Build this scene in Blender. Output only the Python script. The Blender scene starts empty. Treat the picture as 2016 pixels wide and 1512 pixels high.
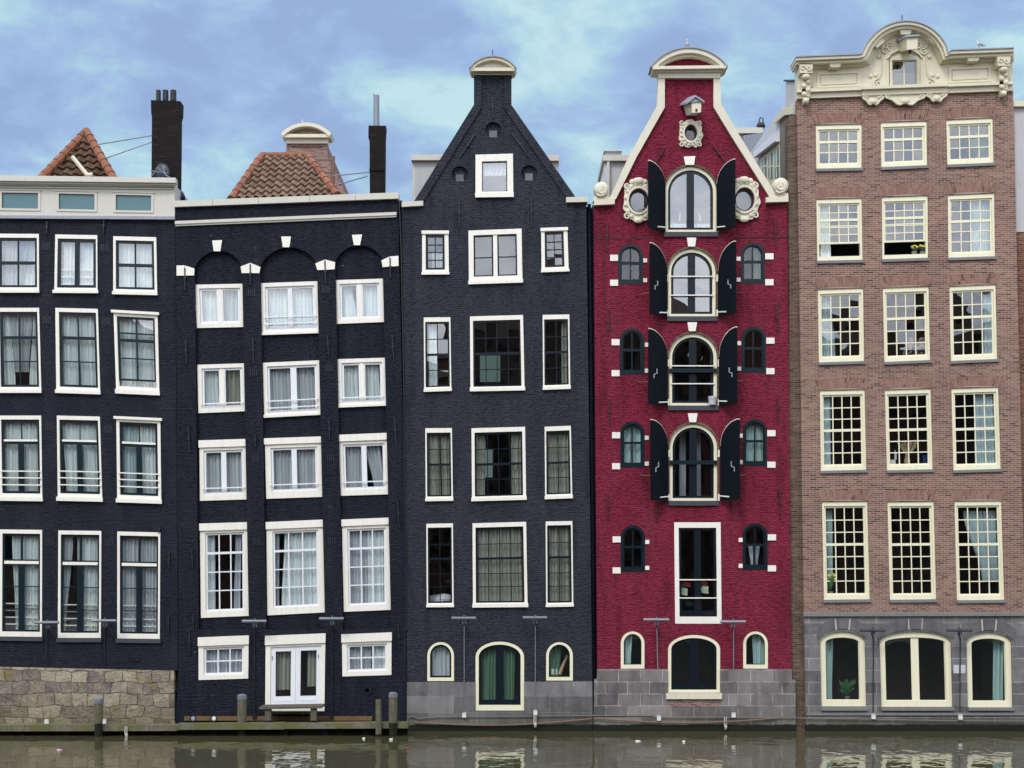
import bpy, bmesh, math, random
from mathutils import Vector, Matrix
from mathutils.geometry import tessellate_polygon
R = math.radians
random.seed(7)
SC = bpy.context.scene
COL = SC.collection

# ------------------------------------------------------------------ camera, sky, sun, exposure
W, ZR, CX, D, CZ = 70.0, 1439.5, 1008.0, 40.0, 4.5      # 70 photo pixels to the metre on the house fronts (y = 0)
cam = bpy.data.cameras.new("camera"); camo = bpy.data.objects.new("camera", cam); COL.objects.link(camo)
camo.location = (0, -D, CZ); camo.rotation_euler = (R(90), 0, 0)
cam.sensor_width = 36; cam.lens = 36 * D / (2016 / W)
cam.shift_y = ((ZR - 756) / W - CZ) / (2016 / W)
cam.clip_end = 2000
SC.camera = camo
SC.view_settings.view_transform = 'Standard'; SC.view_settings.look = 'None'
SC.view_settings.exposure = 0.2; SC.view_settings.gamma = 1.0
SC.view_settings.use_curve_mapping = False
SC.cycles.use_denoising = True
SC.cycles.max_bounces = 8; SC.cycles.transparent_max_bounces = 12
SC.cycles.caustics_reflective = False; SC.cycles.caustics_refractive = False

SUN_EL, SUN_AZ = 48, -25          # sun high behind the camera, a little to the left, veiled by cloud
sun = bpy.data.lights.new("sun", 'SUN'); sun.energy = 1.5; sun.angle = R(16); sun.color = (1, 0.96, 0.9)
suno = bpy.data.objects.new("sun", sun); COL.objects.link(suno)
sd = Vector((math.sin(R(SUN_AZ)) * math.cos(R(SUN_EL)), -math.cos(R(SUN_AZ)) * math.cos(R(SUN_EL)), math.sin(R(SUN_EL))))
suno.rotation_euler = sd.to_track_quat('Z', 'Y').to_euler()

world = bpy.data.worlds.new("World"); SC.world = world; world.use_nodes = True
wt = world.node_tree; wn = wt.nodes; wl = wt.links
for n in list(wn): wn.remove(n)
def wnode(t, **k):
    n = wn.new(t)
    for a, b in k.items(): setattr(n, a, b)
    return n
def wmath(op, a, b=None, c=None, clamp=False):
    n = wn.new('ShaderNodeMath'); n.operation = op; n.use_clamp = clamp
    for i, v in enumerate((a, b, c)):
        if v is None: continue
        if isinstance(v, (int, float)): n.inputs[i].default_value = v
        else: wl.new(v, n.inputs[i])
    return n.outputs[0]
sky = wnode('ShaderNodeTexSky'); sky.sky_type = 'NISHITA'; sky.sun_disc = False
sky.sun_elevation = R(SUN_EL); sky.sun_rotation = R(180 + SUN_AZ)
tc = wnode('ShaderNodeTexCoord')
sx = wnode('ShaderNodeSeparateXYZ'); wl.new(tc.outputs['Generated'], sx.inputs[0])
dx, dy, dz = sx.outputs
zz = wmath('ADD', wmath('MAXIMUM', dz, 0.0), 0.30)
cx_ = wmath('DIVIDE', dx, zz); cy_ = wmath('DIVIDE', dy, zz)
cv = wnode('ShaderNodeCombineXYZ'); wl.new(cx_, cv.inputs[0]); wl.new(cy_, cv.inputs[1]); cv.inputs[2].default_value = 3.7
nz = wnode('ShaderNodeTexNoise'); nz.inputs['Scale'].default_value = 7.5; nz.inputs['Detail'].default_value = 7
nz.inputs['Roughness'].default_value = 0.56; nz.inputs['Distortion'].default_value = 0.25
wl.new(cv.outputs[0], nz.inputs['Vector'])
nz2 = wnode('ShaderNodeTexNoise'); nz2.inputs['Scale'].default_value = 2.6; nz2.inputs['Detail'].default_value = 3
wl.new(cv.outputs[0], nz2.inputs['Vector'])
cl = wnode('ShaderNodeValToRGB')
e = cl.color_ramp.elements
e[0].position = 0.42; e[0].color = (0.275, 0.39, 0.61, 1)
e[1].position = 0.645; e[1].color = (0.50, 0.705, 0.755, 1)
q = cl.color_ramp.elements.new(0.495); q.color = (0.32, 0.455, 0.69, 1)
q = cl.color_ramp.elements.new(0.57); q.color = (0.38, 0.585, 0.71, 1)
nsum = wmath('ADD', wmath('MULTIPLY', nz.outputs[0], 0.80), wmath('MULTIPLY', nz2.outputs[0], 0.26))
wl.new(nsum, cl.inputs[0])
# the veiled sun side (behind the camera) and the zenith are brighter and greyer, as in any overcast sky
back = wmath('MULTIPLY_ADD', dy, -0.75, 0.30, clamp=True)
up = wmath('MULTIPLY_ADD', dz, 1.5, -0.55, clamp=True)
bf = wmath('MAXIMUM', back, up)
cl2 = wnode('ShaderNodeValToRGB')
e = cl2.color_ramp.elements
e[0].position = 0.36; e[0].color = (1.04, 1.20, 1.60, 1)
e[1].position = 0.66; e[1].color = (2.05, 2.05, 2.08, 1)
wl.new(nsum, cl2.inputs[0])
mx = wnode('ShaderNodeMix'); mx.data_type = 'RGBA'
wl.new(bf, mx.inputs[0]); wl.new(cl.outputs[0], mx.inputs[6]); wl.new(cl2.outputs[0], mx.inputs[7])
sc10 = wnode('ShaderNodeVectorMath'); sc10.operation = 'SCALE'; sc10.inputs['Scale'].default_value = 10.0
wl.new(mx.outputs[2], sc10.inputs[0])
mx2 = wnode('ShaderNodeMix'); mx2.data_type = 'RGBA'; mx2.inputs[0].default_value = 0.93
wl.new(sky.outputs[0], mx2.inputs[6]); wl.new(sc10.outputs[0], mx2.inputs[7])
bg = wnode('ShaderNodeBackground'); bg.inputs[1].default_value = 0.1
wl.new(mx2.outputs[2], bg.inputs[0])
wo = wnode('ShaderNodeOutputWorld'); wl.new(bg.outputs[0], wo.inputs[0])

# ------------------------------------------------------------------ materials
class NT:
    def __init__(s, name):
        s.m = bpy.data.materials.new(name); s.m.use_nodes = True
        s.t = s.m.node_tree; s.n = s.t.nodes; s.l = s.t.links
        s.b = s.n['Principled BSDF']; s.out = s.n['Material Output']
        s.tc = s.n.new('ShaderNodeTexCoord')
    def put(s, v, sock):
        if hasattr(v, 'links'): s.l.new(v, sock)
        elif isinstance(v, (tuple, list)) and len(v) == 3 and len(getattr(sock, 'default_value', (0,))) == 4: sock.default_value = (*v, 1)
        else: sock.default_value = v
    def math(s, op, a, b=None, c=None, clamp=False):
        n = s.n.new('ShaderNodeMath'); n.operation = op; n.use_clamp = clamp
        for i, v in enumerate((a, b, c)):
            if v is not None: s.put(v, n.inputs[i])
        return n.outputs[0]
    def noise(s, vec, scale, detail=3, rough=0.5, dist=0.0):
        n = s.n.new('ShaderNodeTexNoise'); s.l.new(vec, n.inputs['Vector'])
        n.inputs['Scale'].default_value = scale; n.inputs['Detail'].default_value = detail
        n.inputs['Roughness'].default_value = rough; n.inputs['Distortion'].default_value = dist
        return n.outputs[0]
    def mix(s, f, a, b, mode='MIX'):
        n = s.n.new('ShaderNodeMix'); n.data_type = 'RGBA'; n.blend_type = mode
        s.put(f, n.inputs[0]); s.put(a, n.inputs[6]); s.put(b, n.inputs[7])
        return n.outputs[2]
    def ramp(s, f, *stops, interp='LINEAR'):
        n = s.n.new('ShaderNodeValToRGB'); s.put(f, n.inputs[0]); r = n.color_ramp; r.interpolation = interp
        while len(r.elements) < len(stops): r.elements.new(0.5)
        for e, (p, c) in zip(r.elements, stops):
            e.position = p; e.color = (*c, 1) if isinstance(c, (tuple, list)) else (c, c, c, 1)
        return n.outputs[0]
    def face(s):            # coordinates lying in the facade: (x + y, z)
        g = s.n.new('ShaderNodeSeparateXYZ'); s.l.new(s.tc.outputs['Object'], g.inputs[0])
        c = s.n.new('ShaderNodeCombineXYZ')
        s.l.new(s.math('ADD', g.outputs[0], g.outputs[1]), c.inputs[0]); s.l.new(g.outputs[2], c.inputs[1])
        s.z = g.outputs[2]; s.x = g.outputs[0]
        return c.outputs[0]
    def stretch(s, vec, v):
        n = s.n.new('ShaderNodeVectorMath'); n.operation = 'MULTIPLY'; s.l.new(vec, n.inputs[0]); n.inputs[1].default_value = v
        return n.outputs[0]
    def wobble(s, vec, scale, amt):
        n = s.n.new('ShaderNodeTexNoise'); s.l.new(vec, n.inputs['Vector']); n.inputs['Scale'].default_value = scale
        a = s.n.new('ShaderNodeVectorMath'); a.operation = 'SUBTRACT'; s.l.new(n.outputs[1], a.inputs[0]); a.inputs[1].default_value = (.5, .5, .5)
        b = s.n.new('ShaderNodeVectorMath'); b.operation = 'MULTIPLY_ADD'
        s.l.new(a.outputs[0], b.inputs[0]); b.inputs[1].default_value = (amt, amt, 0); s.l.new(vec, b.inputs[2])
        return b.outputs[0]
    def brick(s, vec, bw, rh, mortar, smooth=0.1, off=0.5):
        n = s.n.new('ShaderNodeTexBrick'); s.l.new(vec, n.inputs['Vector'])
        n.inputs['Color1'].default_value = (0, 0, 0, 1); n.inputs['Color2'].default_value = (1, 1, 1, 1); n.inputs['Mortar'].default_value = (0, 0, 0, 1)
        n.inputs['Scale'].default_value = 1; n.inputs['Brick Width'].default_value = bw; n.inputs['Row Height'].default_value = rh
        n.inputs['Mortar Size'].default_value = mortar; n.inputs['Mortar Smooth'].default_value = smooth
        n.offset = off
        return n.outputs[0], n.outputs[1]
    def bump(s, h, strength, dist):
        n = s.n.new('ShaderNodeBump'); s.put(h, n.inputs['Height']); n.inputs['Strength'].default_value = strength; n.inputs['Distance'].default_value = dist
        s.l.new(n.outputs[0], s.b.inputs['Normal'])
    def done(s, col, rough=0.6, spec=0.5, metal=0.0):
        s.put(col, s.b.inputs['Base Color']); s.put(rough, s.b.inputs['Roughness'])
        s.b.inputs['Specular IOR Level'].default_value = spec; s.b.inputs['Metallic'].default_value = metal
        return s.m

def paint(name, c, rough=0.45, var=0.10, dirt=0.0, spec=0.5, metal=0.0):
    s = NT(name); v = s.tc.outputs['Object']
    n = s.noise(v, 2.2, 4, 0.6)
    k = s.math('MULTIPLY_ADD', n, 2 * var, 1 - var)
    col = s.mix(1.0, c, s.ramp(k, (0, 0.0), (1, 1.0)), 'MULTIPLY')
    if dirt:
        st = s.noise(s.stretch(v, (14, 14, 1.2)), 1.0, 4, 0.65)
        f = s.math('MULTIPLY', s.ramp(st, (0.50, 0.0), (0.66, 1.0)), dirt)
        col = s.mix(f, col, tuple(x * 0.55 for x in c))
    s.bump(s.noise(v, 40, 2), 0.12, 0.004)
    return s.done(col, rough, spec, metal)

def painted_brick(name, c_lo, c_hi, chip=None, bump=0.8, rough=0.55, bw=0.19, rh=0.058, patch=None, wear=0.45):
    s = NT(name); f = s.face()
    fw = s.wobble(f, 9, 0.022)
    rnd, mort = s.brick(fw, bw, rh, 0.009, 0.35)
    n1 = s.noise(s.stretch(f, (1, 2.6, 1)), 8, 4, 0.7)
    n2 = s.noise(f, 0.9, 4, 0.6)
    n3 = s.noise(s.stretch(f, (5, 13, 1)), 1.5, 2, 0.6)
    k = s.math('ADD', s.math('MULTIPLY', n1, 0.45), s.math('MULTIPLY', n2, 0.55))
    col = s.mix(s.ramp(k, (0.32, 0.0), (0.68, 1.0)), c_lo, c_hi)
    col = s.mix(s.math('MULTIPLY', rnd, 0.22), col, tuple(x * 1.5 for x in c_hi))
    col = s.mix(s.math('MULTIPLY', s.ramp(n3, (0.60, 0.0), (0.75, 1.0)), 0.30), col, tuple(x * 0.45 for x in c_lo))
    st = s.noise(s.stretch(f, (1.9, 0.30, 1)), 1.0, 5, 0.65)
    col = s.mix(s.math('MULTIPLY', s.ramp(st, (0.50, 0.0), (0.68, 1.0)), wear), col, tuple(0.70 * x + 0.022 for x in c_hi))
    col = s.mix(s.math('MULTIPLY', s.ramp(s.noise(s.stretch(f, (2.6, 0.35, 1)), 1.3, 4, 0.6), (0.52, 0.0), (0.66, 1.0)), 0.45), col, tuple(x * 0.5 for x in c_lo))
    if patch: col = s.mix(s.math('MULTIPLY', s.ramp(s.noise(f, 0.45, 3, 0.6), (0.5, 0.0), (0.7, 1.0)), 0.5), col, patch)
    if chip:
        sp = s.noise(s.stretch(f, (1, 2.2, 1)), 11, 2, 0.5); wh = s.noise(f, 0.7, 2)
        g = s.math('MULTIPLY', s.ramp(sp, (0.745, 0.0), (0.76, 1.0)), s.ramp(wh, (0.5, 0.0), (0.62, 1.0)))
        col = s.mix(g, col, chip)
    pit = s.ramp(n3, (0.56, 1.0), (0.66, 0.0))
    h = s.math('ADD', s.math('MULTIPLY', mort, -1.0), s.math('ADD', s.math('MULTIPLY', n1, 1.6), s.math('ADD', s.math('MULTIPLY', rnd, 0.6), s.math('MULTIPLY', pit, 0.9))))
    s.bump(h, bump, 0.035)
    return s.done(col, rough, 0.22)

def bare_brick(name, stops, mortar, bw=0.2, rh=0.056, ms=0.011, soot=0.0):
    s = NT(name); f = s.face()
    rnd, mort = s.brick(s.wobble(f, 6, 0.006), bw, rh, ms, 0.15)
    n2 = s.noise(f, 0.6, 4, 0.65)
    rr = s.math('ADD', rnd, s.math('MULTIPLY_ADD', s.noise(f, 0.8, 3), 0.5, -0.25))
    col = s.ramp(rr, *stops)
    col = s.mix(s.math('MULTIPLY', s.ramp(n2, (0.35, 0), (0.7, 1)), 0.35), col, tuple(x * 0.62 for x in stops[1][1]))
    mc = s.mix(n2, mortar, tuple(x * 0.6 for x in mortar))
    col = s.mix(mort, col, mc)
    if soot:
        st = s.noise(s.stretch(f, (2.2, 0.5, 1)), 1.1, 4, 0.65)
        col = s.mix(s.math('MULTIPLY', s.ramp(st, (0.5, 0), (0.68, 1)), soot), col, (0.05, 0.04, 0.045))
    s.bump(s.math('ADD', s.math('MULTIPLY', mort, -1), s.math('MULTIPLY', s.noise(f, 30, 2), 0.4)), 0.5, 0.008)
    return s.done(col, 0.85, 0.25)

def ashlar(name, lo, hi, joint, bw, rh, ms=0.006, off=0.5, wob=0.0, algae=0.3):
    s = NT(name); f = s.face()
    fv = s.wobble(f, 1.6, wob) if wob else f
    rnd, mort = s.brick(fv, bw, rh, ms, 0.1, off)
    n1 = s.noise(f, 1.1, 5, 0.65); n2 = s.noise(s.stretch(f, (3.2, 0.5, 1)), 1.4, 4, 0.6)
    k = s.math('ADD', s.math('MULTIPLY', rnd, 0.30), s.math('ADD', s.math('MULTIPLY', n1, 0.5), s.math('MULTIPLY', n2, 0.5)))
    col = s.mix(s.ramp(k, (0.42, 0), (0.84, 1)), tuple(x * .72 for x in lo), tuple(x * 1.15 for x in hi))
    sp = s.noise(f, 14, 3, 0.6)
    col = s.mix(s.math('MULTIPLY', s.ramp(sp, (0.6, 0), (0.72, 1)), 0.25), col, tuple(min(1, x * 1.8) for x in hi))
    col = s.mix(s.math('MULTIPLY', mort, s.ramp(s.noise(f, 2.2, 3), (0.35, 0.1), (0.6, 0.9))), col, joint)
    zz = s.math('ADD', s.z, s.math('MULTIPLY_ADD', s.noise(f, 2.5, 4, 0.6), 0.12, -0.06))
    col = s.mix(s.math('MULTIPLY', s.ramp(zz, (0.25, 1.0), (0.75, 0.0)), algae), col, (0.09, 0.095, 0.04))
    col = s.mix(s.ramp(zz, (0.125, 1.0), (0.16, 0.0)), col, (0.008, 0.010, 0.005))
    s.bump(s.math('ADD', s.math('MULTIPLY', mort, -1), s.math('MULTIPLY', sp, 0.6)), 0.5, 0.015)
    return s.done(col, 0.8, 0.3)

def rubble(name):
    s = NT(name); f = s.face()
    fv = s.wobble(s.wobble(f, 1.0, 0.34), 5, 0.09)
    rnd, mort = s.brick(fv, 0.46, 0.33, 0.016, 0.6, 0.37)
    n1 = s.noise(f, 2.6, 8, 0.72); n2 = s.noise(f, 1.1, 4, 0.65); n3 = s.noise(f, 11, 5, 0.75); n4 = s.noise(f, 1.9, 6, 0.7, 0.8)
    k = s.math('ADD', s.math('MULTIPLY', rnd, 0.22), s.math('ADD', s.math('MULTIPLY', n1, 0.52), s.math('MULTIPLY', n3, 0.26)))
    col = s.ramp(k, (0.30, (0.10, 0.09, 0.09)), (0.40, (0.25, 0.21, 0.18)), (0.48, (0.37, 0.30, 0.23)), (0.56, (0.48, 0.405, 0.30)), (0.68, (0.60, 0.53, 0.42)))
    col = s.mix(s.math('MULTIPLY', s.ramp(n2, (0.58, 0), (0.66, 1)), 0.55), col, (0.33, 0.24, 0.05))
    zz = s.math('ADD', s.z, s.math('MULTIPLY_ADD', n1, 0.9, -0.45))
    col = s.mix(s.math('MULTIPLY', s.ramp(zz, (0.15, 1.0), (1.0, 0.0)), s.ramp(n3, (0.3, 0.15), (0.6, 0.7))), col, (0.155, 0.145, 0.055))
    col = s.mix(s.math('MULTIPLY', s.ramp(n4, (0.60, 0), (0.66, 1)), 0.6), col, (0.50, 0.44, 0.34))
    col = s.mix(s.math('MULTIPLY', mort, s.ramp(n4, (0.38, 0.7), (0.48, 0.0))), col, (0.045, 0.036, 0.036))
    col = s.mix(s.ramp(s.z, (0.06, 1.0), (0.10, 0.0)), col, (0.012, 0.014, 0.008))
    h = s.math('ADD', s.math('MULTIPLY', mort, -0.6), s.math('ADD', s.math('MULTIPLY', n1, 2.0), s.math('MULTIPLY', n3, 1.4)))
    s.bump(h, 1.0, 0.06)
    return s.done(col, 0.9, 0.2)

def timber(name, c1, c2, moss=0.0):
    s = NT(name); v = s.tc.outputs['Object']
    n = s.noise(s.stretch(v, (6, 6, 6)), 1.0, 5, 0.7); n2 = s.noise(v, 1.1, 3); n3 = s.noise(s.stretch(v, (20, 20, 1.5)), 1, 3)
    col = s.mix(s.ramp(s.math('ADD', s.math('MULTIPLY', n, .6), s.math('MULTIPLY', n3, .4)), (0.35, 0), (0.65, 1)), c1, c2)
    col = s.mix(s.math('MULTIPLY', s.ramp(n2, (0.4, 0), (0.6, 1)), moss), col, (0.11, 0.115, 0.03))
    s.bump(n, 0.6, 0.02)
    return s.done(col, 0.85, 0.2)

def tiles(name, c1, c2):
    s = NT(name); v = s.tc.outputs['Object']
    g = s.n.new('ShaderNodeAttribute'); g.attribute_name = 'bc'
    n = s.noise(v, 5, 4, 0.7)
    col = s.mix(s.math('ADD', s.math('MULTIPLY', g.outputs['Fac'], 0.6), s.math('MULTIPLY', n, 0.4)), c1, c2)
    col = s.mix(s.math('MULTIPLY', s.ramp(s.noise(v, 2.1, 4, 0.7), (0.52, 0), (0.7, 1)), 0.55), col, (0.07, 0.06, 0.035))
    s.bump(n, 0.3, 0.01)
    return s.done(col, 0.85, 0.25)

def glass(name, f0, tint=(1, 1, 1), wav=0.35, wscale=1.5):
    s = NT(name); s.n.remove(s.b)
    v = s.tc.outputs['Object']
    n = s.noise(v, wscale, 1, 0.4)
    b = s.n.new('ShaderNodeBump'); s.l.new(n, b.inputs['Height']); b.inputs['Strength'].default_value = wav; b.inputs['Distance'].default_value = 0.03
    lw = s.n.new('ShaderNodeLayerWeight'); lw.inputs['Blend'].default_value = 0.5
    fac = s.math('MULTIPLY_ADD', s.math('POWER', lw.outputs['Facing'], 5.0), 1 - f0, f0)
    gl = s.n.new('ShaderNodeBsdfGlossy'); gl.inputs['Roughness'].default_value = 0.0; gl.inputs['Color'].default_value = (0.97, 0.99, 1, 1)
    s.l.new(b.outputs[0], gl.inputs['Normal'])
    tr = s.n.new('ShaderNodeBsdfTransparent'); tr.inputs['Color'].default_value = (*tint, 1)
    mx = s.n.new('ShaderNodeMixShader'); s.l.new(fac, mx.inputs[0]); s.l.new(tr.outputs[0], mx.inputs[1]); s.l.new(gl.outputs[0], mx.inputs[2])
    s.l.new(mx.outputs[0], s.out.inputs['Surface'])
    return s.m

def cloth(name, c, var=0.25):
    s = NT(name); v = s.tc.outputs['Object']
    n = s.noise(s.stretch(v, (18, 18, 0.7)), 1, 3, 0.6)
    col = s.mix(s.math('MULTIPLY', s.ramp(n, (0.4, 0), (0.7, 1)), var), c, tuple(x * 0.6 for x in c))
    s.b.inputs['Subsurface Weight'].default_value = 0.0
    return s.done(col, 0.9, 0.1)

M = {}
M['black_brick'] = painted_brick('black_brick', (0.0060, 0.0075, 0.0165), (0.0135, 0.0175, 0.033), bump=0.8, rough=0.6, patch=(0.020, 0.017, 0.027))
M['navy_brick'] = painted_brick('navy_brick', (0.0040, 0.0048, 0.0150), (0.0092, 0.0116, 0.026), chip=(0.5, 0.48, 0.45), bump=0.9, rough=0.5)
M['slate_brick'] = painted_brick('slate_brick', (0.019, 0.0225, 0.034), (0.038, 0.043, 0.060), chip=(0.30, 0.17, 0.12), bump=1.0, rough=0.5)
M['slate_dark'] = painted_brick('slate_dark', (0.006, 0.007, 0.018), (0.012, 0.014, 0.030), bump=0.5)
M['red_brick'] = painted_brick('red_brick', (0.175, 0.0085, 0.029), (0.315, 0.024, 0.058), bump=1.1, rough=0.55)
M['bare_brick'] = bare_brick('bare_brick', ((0.0, (0.060, 0.030, 0.028)), (0.14, (0.155, 0.078, 0.066)), (0.55, (0.238, 0.122, 0.096)), (1.0, (0.315, 0.178, 0.142))), (0.43, 0.33, 0.268), ms=0.009)
M['side_brick'] = bare_brick('side_brick', ((0.0, (0.045, 0.024, 0.02)), (0.3, (0.10, 0.055, 0.04)), (0.7, (0.15, 0.09, 0.065)), (1.0, (0.21, 0.14, 0.10))), (0.20, 0.16, 0.12), soot=0.5)
M['rust_brick'] = bare_brick('rust_brick', ((0.0, (0.07, 0.02, 0.015)), (0.3, (0.16, 0.05, 0.03)), (0.7, (0.24, 0.09, 0.05)), (1.0, (0.30, 0.13, 0.08))), (0.22, 0.16, 0.12))
M['far_brick'] = bare_brick('far_brick', ((0.0, (0.10, 0.05, 0.05)), (0.3, (0.22, 0.11, 0.10)), (0.7, (0.30, 0.17, 0.15)), (1.0, (0.36, 0.22, 0.19))), (0.36, 0.28, 0.24))
M['soot_brick'] = bare_brick('soot_brick', ((0.0, (0.003, 0.0025, 0.0025)), (0.4, (0.006, 0.004, 0.004)), (0.8, (0.012, 0.006, 0.0055)), (1.0, (0.05, 0.014, 0.011))), (0.012, 0.009, 0.008), soot=0.0)
M['grey_stone'] = ashlar('grey_stone', (0.105, 0.10, 0.105), (0.20, 0.19, 0.19), (0.42, 0.40, 0.38), 1.35, 0.47, 0.005)
M['block_stone'] = ashlar('block_stone', (0.12, 0.11, 0.115), (0.235, 0.215, 0.21), (0.55, 0.52, 0.48), 0.62, 0.335, 0.008, off=0.42)
M['blue_stone'] = ashlar('blue_stone', (0.095, 0.092, 0.098), (0.19, 0.182, 0.183), (0.55, 0.53, 0.50), 0.95, 0.333, 0.007, algae=0.45)
M['voussoir'] = ashlar('voussoir', (0.10, 0.096, 0.103), (0.19, 0.18, 0.185), (0.2, 0.2, 0.2), 9, 9, 0.0)
M['joint'] = paint('joint', (0.55, 0.53, 0.49), 0.9)
M['rubble'] = rubble('rubble')
M['white'] = paint('white', (0.87, 0.835, 0.745), 0.4, 0.08, 0.2)
M['cool_white'] = paint('cool_white', (0.80, 0.81, 0.84), 0.35, 0.04, 0.1)
M['ivory'] = paint('ivory', (0.84, 0.80, 0.585), 0.42, 0.06, 0.15)
M['cream'] = paint('cream', (0.68, 0.635, 0.475), 0.55, 0.12, 0.10)
M['sand'] = paint('sand', (0.60, 0.575, 0.505), 0.55, 0.08, 0.12)
M['cartouche'] = paint('cartouche', (0.70, 0.655, 0.52), 0.6, 0.14, 0.15)
M['dark_paint'] = paint('dark_paint', (0.006, 0.011, 0.018), 0.3, 0.2, spec=0.3)
M['teal_paint'] = paint('teal_paint', (0.006, 0.016, 0.023), 0.3, 0.2, spec=0.3)
M['shutter'] = paint('shutter', (0.0015, 0.005, 0.008), 0.5, 0.3, spec=0.12)
M['iron'] = paint('iron', (0.010, 0.010, 0.014), 0.5, 0.2)
M['red_iron'] = paint('red_iron', (0.045, 0.006, 0.013), 0.6, 0.2)
M['galv'] = paint('galv', (0.24, 0.26, 0.30), 0.45, 0.15, 0.2, metal=0.4)
M['lamp_grey'] = paint('lamp_grey', (0.15, 0.17, 0.20), 0.4, 0.1)
M['lamp_dark'] = paint('lamp_dark', (0.035, 0.04, 0.055), 0.4, 0.1)
M['zinc'] = paint('zinc', (0.30, 0.32, 0.38), 0.5, 0.15, 0.4)
M['sill_stone'] = paint('sill_stone', (0.20, 0.195, 0.20), 0.7, 0.2, 0.3)
M['sill_dark'] = paint('sill_dark', (0.045, 0.047, 0.06), 0.6, 0.2, 0.3)
M['white_box'] = paint('white_box', (0.72, 0.72, 0.70), 0.5, 0.05)
M['plaster'] = paint('plaster', (0.50, 0.49, 0.50), 0.85, 0.08, 0.3)
M['taupe'] = paint('taupe', (0.20, 0.175, 0.15), 0.8, 0.08, 0.2)
M['pale_wall'] = paint('pale_wall', (0.55, 0.56, 0.60), 0.8, 0.06, 0.25)
M['frosted'] = paint('frosted', (0.062, 0.165, 0.185), 0.22, 0.06, spec=0.7)
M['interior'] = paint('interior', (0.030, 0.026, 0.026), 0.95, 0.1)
M['sheer'] = cloth('sheer', (0.78, 0.82, 0.82), 0.4)
M['drape_grey'] = cloth('drape_grey', (0.56, 0.58, 0.62), 0.5)
M['drape_sand'] = cloth('drape_sand', (0.36, 0.35, 0.29), 0.6)
M['drape_green'] = cloth('drape_green', (0.12, 0.22, 0.15), 0.6)
M['drape_mint'] = cloth('drape_mint', (0.44, 0.60, 0.55), 0.5)
M['drape_blue'] = cloth('drape_blue', (0.52, 0.63, 0.65), 0.55)
M['blind'] = cloth('blind', (0.50, 0.52, 0.52), 0.1)
def glow_sheet_mat():
    s = NT('glow_sheet'); s.n.remove(s.b); t = s.n.new('ShaderNodeBsdfTranslucent'); t.inputs['Color'].default_value = (0.85, 0.95, 0.82, 1)  # pale green translucency imitates the glow of a lit room
    s.l.new(t.outputs[0], s.out.inputs['Surface']); return s.m
M['glow_sheet'] = glow_sheet_mat()
M['white_cloth'] = cloth('white_cloth', (0.8, 0.8, 0.84), 0.2)
M['glass_sky'] = glass('glass_sky', 0.19, (0.90, 0.96, 0.96), 0.16, 0.9)
M['glass_old'] = glass('glass_old', 0.14, (0.9, 0.95, 0.97), 0.55, 1.0)
M['glass_dim'] = glass('glass_dim', 0.09, (0.88, 0.93, 0.95), 0.4, 1.5)
M['glass_bright'] = glass('glass_bright', 0.27, (0.85, 0.9, 0.95), 0.12, 1.0)
M['quay_timber'] = timber('quay_timber', (0.10, 0.09, 0.065), (0.22, 0.20, 0.16), 0.75)
M['grey_timber'] = timber('grey_timber', (0.06, 0.053, 0.045), (0.14, 0.125, 0.105), 0.25)
M['post_timber'] = timber('post_timber', (0.07, 0.062, 0.045), (0.20, 0.18, 0.135), 0.5)
M['wet_timber_and_void'] = timber('wet_timber_and_void', (0.006, 0.006, 0.005), (0.015, 0.015, 0.011), 0.05)  # also colours the dark sheet standing in for the void under the beam
M['brown_timber'] = timber('brown_timber', (0.13, 0.075, 0.035), (0.20, 0.12, 0.06), 0.1)
M['pantile'] = tiles('pantile', (0.13, 0.082, 0.056), (0.27, 0.18, 0.128))
M['pantile_red'] = tiles('pantile_red', (0.045, 0.027, 0.019), (0.15, 0.085, 0.052))
M['ridge'] = tiles('ridge', (0.19, 0.07, 0.04), (0.32, 0.14, 0.085))
M['dark_roof'] = tiles('dark_roof', (0.05, 0.035, 0.03), (0.10, 0.06, 0.05))
def lintel_brick():
    s = NT('lintel_brick'); g = s.n.new('ShaderNodeAttribute'); g.attribute_name = 'bc'
    col = s.ramp(g.outputs['Fac'], (0.0, (0.10, 0.045, 0.04)), (0.06, (0.20, 0.105, 0.085)), (0.6, (0.26, 0.142, 0.113)), (1.0, (0.30, 0.175, 0.142)))
    return s.done(col, 0.85, 0.25)
M['lintel_brick'] = lintel_brick()
M['mortar'] = paint('mortar', (0.42, 0.32, 0.26), 0.9)
M['feather_white'] = paint('feather_white', (0.62, 0.62, 0.66), 0.8, 0.05)
M['feather_grey'] = paint('feather_grey', (0.24, 0.25, 0.31), 0.8, 0.05)
M['beak'] = paint('beak', (0.45, 0.30, 0.06), 0.5)
M['skin'] = paint('skin', (0.42, 0.25, 0.18), 0.6)
M['hair'] = paint('hair', (0.012, 0.009, 0.008), 0.6)
M['dark_cloth'] = cloth('dark_cloth', (0.03, 0.03, 0.04))
M['leaf'] = paint('leaf', (0.05, 0.14, 0.06), 0.5, 0.3)
M['yellow'] = paint('yellow', (0.62, 0.50, 0.06), 0.6, 0.2)
M['straw'] = paint('straw', (0.46, 0.33, 0.19), 0.9, 0.3)
M['blue_pot'] = paint('blue_pot', (0.012, 0.03, 0.16), 0.3)
M['red_thing'] = paint('red_thing', (0.16, 0.012, 0.012), 0.5)
M['lime_white'] = paint('lime_white', (0.70, 0.78, 0.55), 0.6)
M['pink'] = paint('pink', (0.65, 0.35, 0.50), 0.5)
M['rope'] = paint('rope', (0.20, 0.12, 0.085), 0.9)
M['cable'] = paint('cable', (0.16, 0.15, 0.15), 0.6)
M['pale_rope'] = paint('pale_rope', (0.5, 0.48, 0.42), 0.9)

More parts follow.
